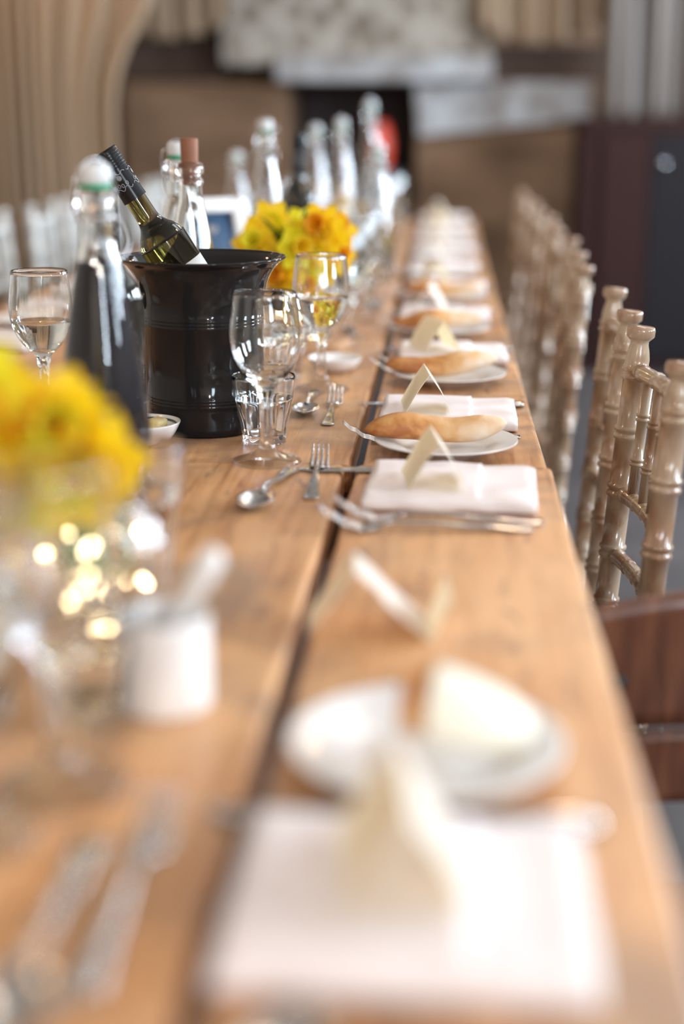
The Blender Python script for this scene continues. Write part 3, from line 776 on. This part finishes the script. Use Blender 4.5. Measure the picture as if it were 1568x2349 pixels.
# ice bucket
c = on(473, 979); bk = empty('ice_bucket', c)
prof = [(0, .0), (.069, .0), (.0715, .003), (.0720, .010), (.0722, .030)]
for z in (.037, .041, .045): prof += [(.0722, z-.0014), (.0732, z), (.0722, z+.0014)]
prof += [(.0728, .080)]
for z in (.132, .136, .140): prof += [(.0738, z-.0014), (.0748, z), (.0738, z+.0014)]
prof += [(v_.x, v_.y) for v_ in bez([(.0738, .150, 0), (.0742, .160, 0), (.0765, .172, 0), (.0820, .187, 0), (.0905, .200, 0), (.0985, .2065, 0), (.1010, .2085, 0)], 5)]
prof += [(.1018, .2098), (.1008, .2112), (.0990, .2108)]
prof += [(v_.x, v_.y) for v_ in bez([(.0985, .2095, 0), (.0885, .2015, 0), (.0800, .188, 0), (.0745, .173, 0), (.0715, .155, 0), (.0700, .080, 0), (.0695, .030, 0), (.066, .006, 0), (0, .004, 0)], 5)]
bm = bmesh.new(); lathe(bm, prof, 96); mesh_obj('bucket_body', bm, M['black'], bk)
for s in (0, pi):
    bm = bmesh.new()
    lathe(bm, smooth_prof([(0, 0), (.006, .001), (.0045, .008), (.009, .013), (.0125, .019), (.0105, .026), (0, .029)], 4), 24,
          mat4=Matrix.Rotation(s+.10, 4, 'Z') @ Matrix.Translation((.0735, 0, .158)) @ Matrix.Rotation(pi/2, 4, 'Y'))
    mesh_obj('knob_handle', bm, M['black'], bk)
tag(bk, 'glossy black flared ice bucket holding a tilted wine bottle', 'ice bucket')
# ice inside, carries the bottle
bm = bmesh.new(); random.seed(3)
for i in range(46):
    a_ = random.uniform(0, 6.28); r_ = .054*sqrt(random.random()); z_ = random.choice((.018, .034, .048))
    if True: box(bm, (r_*cos(a_), r_*sin(a_), z_), (.018, .018, .015), rot=Matrix.Rotation(random.uniform(0, 3), 3, 'Z'), bev=.003, seg=1)
o = mesh_obj('ice_cubes', bm, M['water'], None, True, c); tag(o, 'heap of ice cubes inside the black ice bucket', 'ice', kind='stuff')
# tilted bottle
wb = wine_bottle(M['olive_glass'], True, True, True); wb.name = 'wine_bottle'
tilt = radians(31)
wb.rotation_euler = (radians(6), -tilt, .0); 
top = at(243, 352, c.y-.01)
ax = Matrix.Rotation(-tilt, 3, 'Y') @ Matrix.Rotation(radians(6), 3, 'X') @ Vector((0, 0, .30))
wb.rotation_mode = 'XYZ'
wb.location = top-ax
tag(wb, 'tilted wine bottle with black floral foil standing in the ice bucket', 'wine bottle')

# near blue-tinged swing bottle and dark bottle behind it
b1 = carafe(M['cola'], .248); p = on(252, 1176)
b1.location = (at(232, 420, on(252, 1176).y).x-.006, p.y, TZ); b1.rotation_euler = (0, 0, .9); b1.scale = (1, 1, .98); tag(b1, 'out-of-focus swing-top bottle of dark drink behind the near daffodils', 'bottle')
b2 = wine_bottle(M['dark_glass'], True, False); p = on(266, 1078)
b2.location = (p.x, p.y, TZ); tag(b2, 'dark green wine bottle squeezed between the swing-top bottle and ice bucket', 'wine bottle')
# butter dish with green line
p = on(326, 1019); bw = empty('butter_dish', p)
bm = bmesh.new(); lathe(bm, smooth_prof([(0, .006), (.022, .006), (.034, .013), (.0435, .0265), (.0450, .0275), (.0455, .0262), (.038, .012), (.028, .003), (.020, 0), (.018, .0012), (0, .002)], 4), 64); mesh_obj('bowl', bm, M['china'], bw)
bm = bmesh.new(); lathe(bm, [(.0405, .0222), (.0418, .0242), (.0411, .0249), (.0398, .0229)], 64, closed=True); mesh_obj('green_line', bm, M['china_line'], bw)
tag(bw, 'small white dish with a green rim line left of the ice bucket', 'dish')
for k, (dx, dy, rz) in enumerate(((.010, -.002, .4), (.016, .012, 1.2), (-.008, .006, .1))):
    bm = bmesh.new(); box(bm, (0, 0, .008), (.022, .018, .015), bev=.004, seg=2)
    o = mesh_obj('butter_pat', bm, M['butter'], None, True, (p.x+dx, p.y+dy, TZ+.0075+k*.0066)); o.rotation_euler = (.1*k, 0, rz)
    tag(o, 'pale pat of butter in the green-lined dish', 'butter', 'butter pats in the green-lined dish')
# farther butter plate
p = on(768, 850); t = empty('butter_dish', p)
bm = bmesh.new(); lathe(bm, smooth_prof([(0, .006), (.022, .006), (.034, .013), (.0400, .0205), (.0410, .0195), (.036, .010), (.028, .003), (.020, 0), (0, .002)], 4), 48); mesh_obj('bowl', bm, M['china'], t)
tag(t, 'small pale dish behind the foot of the second wine glass', 'dish')

# ------------------------------------------------------------------ flowers, jars, fairy lights
def daffodil_proto(mp_, mt_, stem_len=.14):
    t = empty('daffodil'); bm = bmesh.new()
    for layer in range(2):
        for k in range(3):
            a = 2*pi*k/3+layer*pi/3; R = .036; g = []
            for i in range(9):
                u = i/8; wd = .0155*sin(pi*(.12+.86*u)**.9)**.8 if u < 1 else .0008; row = []
                for j in range(7):
                    v_ = -1+2*j/6
                    rr = .004+R*u; z = .002+layer*.0012+.006*u*u*(1 if k % 2 else -.6)+.003*v_*v_+.002*sin(u*7+k+j)
                    x, y = rr, v_*max(wd, .001)
                    row.append(bm.verts.new((x*cos(a)-y*sin(a), x*sin(a)+y*cos(a), z)))
                g.append(row)
            for i in range(8):
                for j in range(6): bm.faces.new((g[i][j], g[i][j+1], g[i+1][j+1], g[i+1][j]))
    mesh_obj('petals', bm, mp_, t)
    bm = bmesh.new()
    lathe(bm, smooth_prof([(.006, 0), (.0085, .006), (.0095, .016), (.0125, .024), (.0165, .028), (.0160, .0285), (.0115, .0245), (.0085, .016), (.0070, .006), (.004, .001)], 3), 40,
          rfun=lambda th, r, z, i: r*(1+.07*sin(9*th)*max(0, (z-.016)/.012)))
    mesh_obj('trumpet', bm, mt_, t); return t
PF = [daffodil_proto(M['yellow'], M['amber']), daffodil_proto(M['yellow2'], M['yellow']), daffodil_proto(M['yellow'], M['yellow2'])]
def flower(pi_, loc, direction, foot, label, group, sc=1.0):
    """bloom at loc facing direction, its stem reaching down to foot"""
    o = put(PF[pi_], loc, 0, label, 'daffodil', group, sc)
    o.rotation_mode = 'QUATERNION'; d_ = Vector(direction).normalized(); o.rotation_quaternion = d_.to_track_quat('Z', 'Y')
    bpy.context.view_layer.update()
    inv = Matrix.LocRotScale(Vector(loc), o.rotation_quaternion, Vector((sc, sc, sc))).inverted()
    back = Vector(loc)-d_*.022; mid = (back+Vector(foot))/2+Vector((0, 0, .02))
    bm = bmesh.new(); tube(bm, [inv @ v_ for v_ in bez([Vector(loc), back+Vector((0, 0, -.002)), mid, Vector(foot)], 8)], .0022/sc, 8)
    mesh_obj('stem', bm, M['stem'], o); return o
def jar(loc, R, H, label, neck=.72):
    t = empty('glass_jar', loc)
    o_ = [(0, 0), (R*.86, 0), (R*.97, H*.03), (R, H*.10), (R, H*.62), (R*.97, H*.74), (R*.85, H*.84), (R*neck, H*.89), (R*neck, H*.97), (R*neck*1.03, H)]
    i_ = [(R*neck-.0012, H*1.004), (R*neck-.003, H*.97), (R*neck-.003, H*.89), (R*.85-.003, H*.83), (R-.0042, H*.70), (R-.003, H*.60), (R-.003, H*.10), (R*.9, H*.05), (0, H*.045)]
    bm = bmesh.new(); lathe(bm, smooth_prof(o_, 3)+smooth_prof(i_, 3), 64); mesh_obj('glass_body', bm, M['glass'], t)
    tag(t, label, 'jar'); return t
def fairy(loc, R, H, n, label, seed):
    t = empty('fairy_lights', loc); rnd = random.Random(seed); pts = []
    for i in range(n*2):
        a = i*1.9+rnd.uniform(-.5, .5); r_ = R*rnd.uniform(.3, .9); pts.append((r_*cos(a), r_*sin(a), H*(.08+.8*rnd.random())))
    bm = bmesh.new(); tube(bm, bez(pts, 5), .0005, 5); mesh_obj('wire', bm, M['copper'], t)
    for i in range(0, n*2, 2):
        bm = bmesh.new(); bmesh.ops.create_icosphere(bm, subdivisions=2, radius=.0022); mesh_obj('bulb', bm, M['bulb'], t, True, pts[i])
    tag(t, label, 'fairy lights'); return t
# near jar
p = on(232, 1475); JR, JH = .050, .118
jar(p, JR, JH, 'round glass jar holding the near daffodils and fairy lights')
fairy(p+Vector((0, 0, .012)), JR*.85, JH*.85, 22, 'warm fairy lights coiled inside the near glass jar', 5)
rnd = random.Random(11)
spots = [(15, 1070), (85, 1000), (130, 1045), (190, 1010), (215, 1050), (50, 1105), (130, 1110), (190, 1095), (-5, 945), (-40, 1000), (-50, 1070), (110, 965), (30, 1000), (-50, 905), (195, 985)]
for i, (fx, fy) in enumerate(spots):
    yb = p.y-.03+rnd.uniform(-.045, .03)
    q = at(fx, fy, yb)
    d_ = Vector((rnd.uniform(-.9, .7), -1, rnd.uniform(-.3, .5))) if i % 3 else Vector((rnd.uniform(-1, 1), -.4, .6))
    flower([0, 1, 0, 2][i % 4], q, d_, p+Vector((rnd.uniform(-.02, .02), rnd.uniform(-.02, .02), .05)),
           'blurred yellow daffodil in the bunch in the near glass jar', 'daffodils in the near glass jar', 1.0)
# far jar behind the bucket
p = on(690, 800); jar(p+Vector((0, 0, .018)), .050, .125, 'glass jar with fairy lights and daffodils behind the ice bucket')
bm = bmesh.new(); lathe(bm, [(0, 0), (.078, 0), (.081, .003), (.081, .015), (.078, .0178), (0, .0178)], 40, rfun=lambda th, r, z, i: r*(1+.03*sin(3*th+1)+.02*sin(7*th)))
o = mesh_obj('wood_slice', bm, M['oak'], None, False, p); tag(o, 'round slice of wood under the glass jar behind the bucket', 'wood slice')
fairy(p+Vector((0, 0, .022)), .038, .095, 16, 'warm fairy lights inside the jar behind the ice bucket', 9)
spots = [(600, 545), (640, 580), (690, 525), (720, 565), (755, 545), (650, 635), (700, 615), (745, 600), (600, 595), (768, 585), (675, 565), (622, 510), (738, 520), (680, 650), (640, 615), (588, 565), (715, 645), (770, 530)]
for i, (fx, fy) in enumerate(spots):
    q = at(fx, fy, p.y+rnd.uniform(-.07, .05)); d_ = Vector((rnd.uniform(-.8, .8), -1, rnd.uniform(-.2, .7)))
    flower([0, 0, 1, 2][i % 4], q, d_, p+Vector((rnd.uniform(-.02, .02), rnd.uniform(-.02, .02), .08)),
           'yellow daffodil in the bunch behind the black ice bucket', 'daffodils behind the ice bucket', 1.0)
def leaf(loc, foot, label, group):
    bm = bmesh.new(); pts = bez([foot, (Vector(foot)+Vector(loc))/2+Vector((0, 0, .03)), loc], 8); g = []
    for i, q in enumerate(pts):
        u = i/(len(pts)-1); wd = .007*(1-u**3)+.0006; g.append((bm.verts.new(q+Vector((-wd, 0, 0))), bm.verts.new(q+Vector((0, .0012, .001))), bm.verts.new(q+Vector((wd, 0, 0)))))
    for i in range(len(g)-1):
        for k in range(2): bm.faces.new((g[i][k], g[i][k+1], g[i+1][k+1], g[i+1][k]))
    bmesh.ops.solidify(bm, geom=bm.faces[:], thickness=.001)
    o = mesh_obj('daffodil_leaf', bm, M['stem']); tag(o, label, 'leaf', group)
for fx, fy in ((640, 520), (665, 560), (700, 480), (600, 500)):
    leaf(at(fx, fy, p.y-.06), p+Vector((0, 0, .08)), 'green strap leaf among the daffodils behind the bucket', 'leaves among the far daffodils')

# third, distant bunch
p3 = on(795, 618); p3 = p3+Vector((0, 0, 0))
jar(p3, .045, .13, 'distant glass jar of yellow and orange flowers along the table centre')
for i, (fx, fy) in enumerate([(765, 505), (790, 488), (812, 520), (775, 535), (800, 545), (820, 498)]):
    q = at(fx, fy, p3.y+rnd.uniform(-.03, .03))
    flower([0, 2, 0][i % 3], q, (rnd.uniform(-.6, .6), -1, .3), p3+Vector((0, 0, .08)), 'distant yellow daffodil in the farther jar', 'daffodils in the distant jar', 1.0)

# ------------------------------------------------------------------ bottles behind
P_sw = carafe(M['water'], .20)
def bottle(proto, px, Y, label, rz=0, sc=None, cat='bottle', group=None):
    x = at(px, 500, Y).x
    return put(proto, (x, Y, TZ), rz, label, cat, group, sc)
bottle(P_sw, 411, 2.12, 'swing-top bottle with a green seal behind the ice bucket', .4, (1, 1, 1.0))
bc = carafe(M['water'], .20, cap='cork'); bottle(bc, 438, 1.96, 'clear bottle stoppered with a brown cork behind the ice bucket')
bottle(P_sw, 611, 2.95, 'clear swing-top bottle rising left of the far daffodils', .1, (1, 1, 1.09))
b3 = wine_bottle(M['dark_glass']); bottle(b3, 686, 2.9, 'dark wine bottle standing among the far daffodils', cat='wine bottle', sc=(1, 1, 1.13))
GB = 'clear bottles far along the table centre'
bottle(P_sw, 725, 3.95, 'distant clear bottle, leftmost of the far cluster', .2, (1, 1, 1.05), group=GB)
bottle(P_sw, 783, 3.8, 'distant clear bottle in the middle of the far cluster', 1.2, (1.0, 1.0, 1.10), group=GB)
bottle(P_sw, 848, 4.3, 'distant tall clear bottle topping the far cluster before the red vase', .7, (1, 1, 1.25), group=GB)
bottle(P_sw, 866, 3.4, 'distant clear bottle at the right of the far cluster', .5, (1, 1, .93), group=GB)
bottle(P_sw, 545, 3.7, 'distant clear bottle left of the tall swing-top bottle', .5, (1, 1, .86), group=GB)
# picture frame
fr = empty('picture_frame', (at(505, 520, 2.5).x, 2.5, TZ), radians(30)); fr.rotation_euler.x = radians(-20)
FWd, FH, B = .155, (at(520, 458, 2.55).z-TZ)/cos(radians(20)), .026
for s in (-1, 1):
    bm = bmesh.new(); box(bm, (s*(FWd/2-B/2), 0, FH/2), (B, .014, FH), bev=.002); mesh_obj('frame_side', bm, M['frame'], fr)
for z in (B/2, FH-B/2):
    bm = bmesh.new(); box(bm, (0, 0, z), (FWd-2*B+.002, .0135, B), bev=.002); mesh_obj('frame_rail', bm, M['frame'], fr)
bm = bmesh.new(); box(bm, (0, .003, FH/2), (FWd-2*B+.004, .004, FH-2*B+.004)); bd = mesh_obj('blue_board', bm, M['board'], fr)
bm = bmesh.new(); hp = []
for k in range(32):
    a_ = 2*pi*k/32; hp.append((.00055*16*sin(a_)**3, .00055*(13*cos(a_)-5*cos(2*a_)-2*cos(3*a_)-cos(4*a_))))
vs = [bm.verts.new((.012+x, .0006, FH-B-.030+z*1.3)) for x, z in hp]; f_ = bm.faces.new(vs)
bmesh.ops.solidify(bm, geom=[f_], thickness=.001); mesh_obj('white_heart', bm, M['frame'], bd)
bm = bmesh.new(); box(bm, (0, .062, FH*.36), (.03, .004, FH*.74), rot=Matrix.Rotation(radians(32), 3, 'X')); 
mesh_obj('easel_back', bm, M['frame'], fr)
tag(fr, 'small white picture frame with a dark blue board behind the bucket', 'picture frame')

# ------------------------------------------------------------------ wine glasses and tumblers farther along the table centre
rnd = random.Random(21)
k = 0
GG = 'wine glasses far along the table centre'; GT = 'tumblers far along the table centre'
places = []
for i in range(6):
    y = 2.50+.46*i
    places += [(-.055+rnd.uniform(-.01, .006), y, 'g'), (-.125, y+.07, 't'), (-.060+rnd.uniform(-.01, .01), y+.20, 'g'), (-.13, y+.30, 'g'), (-.065, y+.36, 't')]
    if i < 6: places += [(-.40+rnd.uniform(-.01, .01), y+.05, 'g'), (-.36, y+.16, 't')]
taken = [(o.location.x, o.location.y) for o in bpy.data.objects if o.parent is None and o.name.startswith(('swing', 'wine_', 'glass_jar', 'corked', 'picture'))]
for (x, y, kd) in places:
    if any(sqrt((x-a_)**2+(y-b_)**2) < .09 for a_, b_ in taken): continue
    if kd == 'g': put(P_glass if k % 2 else P_wglass, (x, y, TZ), rnd.uniform(0, 1), 'blurred stemmed glass in the cluster far along the table centre', 'wine glass', GG)
    else: put(P_tumbler, (x, y, TZ), rnd.uniform(0, 1), 'blurred tumbler in the cluster far along the table centre', 'tumbler', GT)
    k += 1
# tumbler behind the second glass, distant dessert spoons
put(P_tumbler, W(650, 868), .3, 'faceted tumbler just left of the second wine glass', 'tumbler')

# ------------------------------------------------------------------ left foreground: pot with spoon, tumblers, wine glass
p = on(382, 1615); cp = empty('ceramic_pot', p)
bm = bmesh.new(); lathe(bm, smooth_prof([(0, .0), (.026, 0), (.0295, .002), (.0305, .008), (.0300, .059), (.0290, .0615), (.0278, .0600), (.0272, .055), (.0275, .008), (.022, .0045), (0, .004)], 4), 64); mesh_obj('pot_body', bm, M['china'], cp)
tag(cp, 'small white ceramic pot with a white spoon in the near left', 'pot')
sp = empty('ceramic_spoon', (p.x, p.y, TZ))
bm = bmesh.new(); tube(bm, [(-.019, .003, .010), (-.008, .0, .030), (.012, -.004, .066), (.026, -.006, .090), (.034, -.007, .104), (.036, -.007, .109)], .0055, 16, rs=[.006, .0055, .0065, .009, .009, .004])
mesh_obj('spoon_handle', bm, M['china'], sp)
bm = bmesh.new(); bmesh.ops.create_uvsphere(bm, u_segments=20, v_segments=12, radius=.009); bmesh.ops.scale(bm, vec=(1, .7, .5), verts=bm.verts[:]); mesh_obj('spoon_bowl', bm, M['china'], sp, True, (-.017, .002, .011))
tag(sp, 'white ceramic spoon leaning out of the small white pot', 'spoon')
put(P_tumbler, W(-60, 1640), .2, 'blurred faceted tumbler near the left frame edge', 'tumbler')
put(P_glass, W(140, 1800), .3, 'blurred empty wine glass nearest the camera on the left', 'wine glass')
put(P_wglass, W(-85, 1915), .8, 'blurred wine glass cut by the left frame edge', 'wine glass')
put(P_glass, W(330, 1540), .7, 'blurred empty wine glass standing behind the white pot', 'wine glass') if False else None
put(P_tumbler, W(198, 1640), .6, 'blurred faceted tumbler left of the white pot', 'tumbler')
put(P_tumbler, W(312, 1350), .4, 'tall blurred tumbler right behind the near daffodil jar', 'tumbler', None, (1.15, 1.15, 1.5))

# left-hand place settings seen past the glass and bottle
for i, y in enumerate((1.9, 2.35, 2.82, 3.3, 3.78, 4.25)):
    put(P_napkins[(i+1) % 3], (-.67, y, TZ), pi+.03*i, 'folded pale napkin along the far left table edge, %s' % ORD[i], 'napkin', 'napkins along the left table edge')
    put(P_fork, (-.76, y+.12, TZ), radians(-88), 'steel fork along the left table edge, %s' % ORD[i], 'fork', 'forks along the left table edge')
    put(P_plate, (-.66, y-.22, TZ), 0, 'white side plate along the left table edge, %s' % ORD[i], 'plate', 'side plates along the left table edge')

# ------------------------------------------------------------------ chairs
def rod(bm, a_, b_, r, rings=(), rr=None, seg=20, ringw=.0035):
    """turned rod with pairs of raised beads at the given fractions"""
    a_, b_ = Vector(a_), Vector(b_); d_ = b_-a_; Ln = d_.length; prof = [(0, 0), (r, 0)]
    rr = rr or r*1.16
    for f_ in sorted(rings):
        for s in (-1, 1):
            z = f_*Ln+s*ringw*1.25
            prof += [(r, z-ringw*.95), (rr*.97, z-ringw*.55), (rr, z), (rr*.97, z+ringw*.55), (r, z+ringw*.95)]
    prof += [(r, Ln), (0, Ln)]
    q = d_.to_track_quat('Z', 'Y').to_matrix().to_4x4()
    lathe(bm, prof, seg, mat4=Matrix.Translation(a_) @ q)
def chiavari(mat=None):
    keep = M['chair']; M['chair'] = mat or keep
    t = empty('banquet_chair'); HW = .131; lean = .075
    def bk_(z): return -(z-.45)*lean if z > .45 else (.45-z)*-.10
    for s in (-1, 1):
        x = s*HW; bm = bmesh.new()
        rod(bm, (x, bk_(0)-.0, 0), (x, 0, .45), .0140, (.3, .62, .93))
        # upper post with neck and flat cap
        q = (Vector((x, bk_(.868), .868))-Vector((x, 0, .448))).to_track_quat('Z', 'Y').to_matrix().to_4x4()
        prof = [(0, 0), (.0145, 0)]
        for z in (.030, .088, .158, .237, .310, .385):
            for s2 in (-1, 1):
                zz = z+s2*.0050; prof += [(.0145, zz-.0040), (.0168, zz-.0022), (.0172, zz), (.0168, zz+.0022), (.0145, zz+.0040)]
        prof += [(.0148, .402), (.0132, .412), (.0112, .420), (.0112, .424), (.0150, .4275), (.0172, .430), (.0174, .438), (.0160, .4415), (0, .4425)]
        lathe(bm, prof, 28, mat4=Matrix.Translation((x, 0, .448)) @ q)
        mesh_obj('back_post', bm, M['chair'], t)
        bm = bmesh.new(); rod(bm, (s*(HW+.03), .335, 0), (s*(HW+.03), .335, .44), .0140, (.25, .55, .85)); mesh_obj('leg', bm, M['chair'], t)
    for z, r_, n_ in ((.835, .0100, 5), (.682, .0098, 6), (.602, .0098, 6)):
        bm = bmesh.new(); bow = -.016; segs = 30; pts, rs = [], []
        for i in range(segs*3+1):
            u = i/(segs*3); x = -HW+2*HW*u
            ph = (u*n_) % 1; bead = .0022*max(0, 1-abs(ph-.5)*10) if True else 0
            pts.append((x, bk_(z)+bow*sin(pi*u), z)); rs.append(r_*(.9+.1*sin(pi*((u*n_+.5) % 1)))+bead)
        tube(bm, pts, r_, 16, rs=rs); mesh_obj('back_rail', bm, M['chair'], t)
    for k in range(5):
        u = (k+1)/6; x = -HW+2*HW*u; bw_ = -.016*sin(pi*u)
        bm = bmesh.new(); rod(bm, (x, bk_(.682)+bw_, .686), (x, bk_(.835)+bw_, .831), .0066, (.3, .68), rr=.0086, ringw=.0024, seg=14); mesh_obj('spindle', bm, M['chair'], t)
    bm = bmesh.new(); vs = box(bm, (0, .165, .452), (.30, .36, .028), bev=.012, seg=3)
    for v_ in vs:
        if v_.co.y > .165: v_.co.x *= 1.16
    mesh_obj('seat', bm, M['chair'], t)
    for z, ya, yb in ((.17, None, None), (.29, None, None)):
        for s in (-1, 1):
            bm = bmesh.new(); rod(bm, (s*HW, bk_(z), z), (s*(HW+.03), .335, z), .0085, (.33, .67)); mesh_obj('stretcher', bm, M['chair'], t)
    bm = bmesh.new(); rod(bm, (-HW-.03, .335, .23), (HW+.03, .335, .23), .0085, (.25, .5, .75)); mesh_obj('stretcher', bm, M['chair'], t)
    M['chair'] = keep; return t
P_ch = chiavari(); P_wch = chiavari(pr('white_chair_paint', (.62, .62, .60), .35))  # left-row limewash whitened: the window light on it is put into the colour
def chair_by_posts(near_px, far_px, label, zt=.889):
    a_, b_ = on(*near_px, zt), on(*far_px, zt); c_ = (a_+b_)/2; d_ = b_-a_
    ang = math.atan2(d_.y, d_.x)        # local x runs along the back
    # local y must face the table (-x): rotate so that local x -> +y
    c_.x -= .030
    return put(P_ch, (c_.x, c_.y, 0), ang, label, 'chair', 'limewashed banquet chairs on the right'), d_.length, c_
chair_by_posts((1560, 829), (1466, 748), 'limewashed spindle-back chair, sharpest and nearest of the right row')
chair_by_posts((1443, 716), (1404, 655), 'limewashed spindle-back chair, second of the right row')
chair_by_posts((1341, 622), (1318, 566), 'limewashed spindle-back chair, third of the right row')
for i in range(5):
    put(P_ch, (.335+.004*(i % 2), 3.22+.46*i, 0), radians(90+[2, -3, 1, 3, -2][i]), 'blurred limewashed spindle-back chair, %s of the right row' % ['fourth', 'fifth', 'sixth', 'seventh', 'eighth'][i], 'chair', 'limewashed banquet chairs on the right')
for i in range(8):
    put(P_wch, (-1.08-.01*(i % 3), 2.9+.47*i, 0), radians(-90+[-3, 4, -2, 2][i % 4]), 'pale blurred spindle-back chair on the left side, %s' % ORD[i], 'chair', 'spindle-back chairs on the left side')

# brown plywood chair pushed in at the near right
pc = empty('plywood_chair', (.42, 1.14, 0), radians(-3))
def curved(bm, z0, z1, w_, y, bow, th=.010, crown=0.0, n=28, m_=8):
    g = []
    for j in range(m_+1):
        v_ = j/m_; row = []
        for i in range(n+1):
            u = -1+2*i/n; z = z0+(z1-z0)*v_ + crown*(1-u*u)*v_
            e = 1-.03*max(0, abs(v_-.5)-.3)/.2
            row.append(bm.verts.new((u*w_/2*e, y+bow*(1-u*u)-.05*v_*(z1-z0), z)))
        g.append(row)
    for j in range(m_):
        for i in range(n): bm.faces.new((g[j][i], g[j][i+1], g[j+1][i+1], g[j+1][i]))
    bmesh.ops.recalc_face_normals(bm, faces=bm.faces[:]); bmesh.ops.solidify(bm, geom=bm.faces[:], thickness=th)
bm = bmesh.new(); curved(bm, .605, .715, .44, .03, .045, crown=.022); mesh_obj('backrest', bm, M['plywood'], pc)
bm = bmesh.new(); curved(bm, .53, .600, .42, .03, .045); mesh_obj('lower_back_slat', bm, M['plywood'], pc)
bm = bmesh.new(); box(bm, (0, -.16, .45), (.40, .40, .016), bev=.007, seg=3); mesh_obj('seat', bm, M['plywood'], pc)
for s in (-1, 1):
    bm = bmesh.new(); tube(bm, [(s*.175, .09, 0), (s*.175, .055, .44), (s*.175, .052, .69)], .011, 14); mesh_obj('leg', bm, M['plywood'], pc)
    bm = bmesh.new(); tube(bm, [(s*.175, -.33, 0), (s*.175, -.32, .443)], .011, 14); mesh_obj('leg', bm, M['plywood'], pc)
    bm = bmesh.new(); lathe(bm, [(0, 0), (.007, 0), (.006, .003), (0, .004)], 16, mat4=Matrix.Translation((s*.16, .028, .655)) @ Matrix.Rotation(pi/2, 4, 'X')); mesh_obj('bolt', bm, M['iron'], pc)
tag(pc, 'brown plywood chair with curved back below the near right table edge', 'chair')
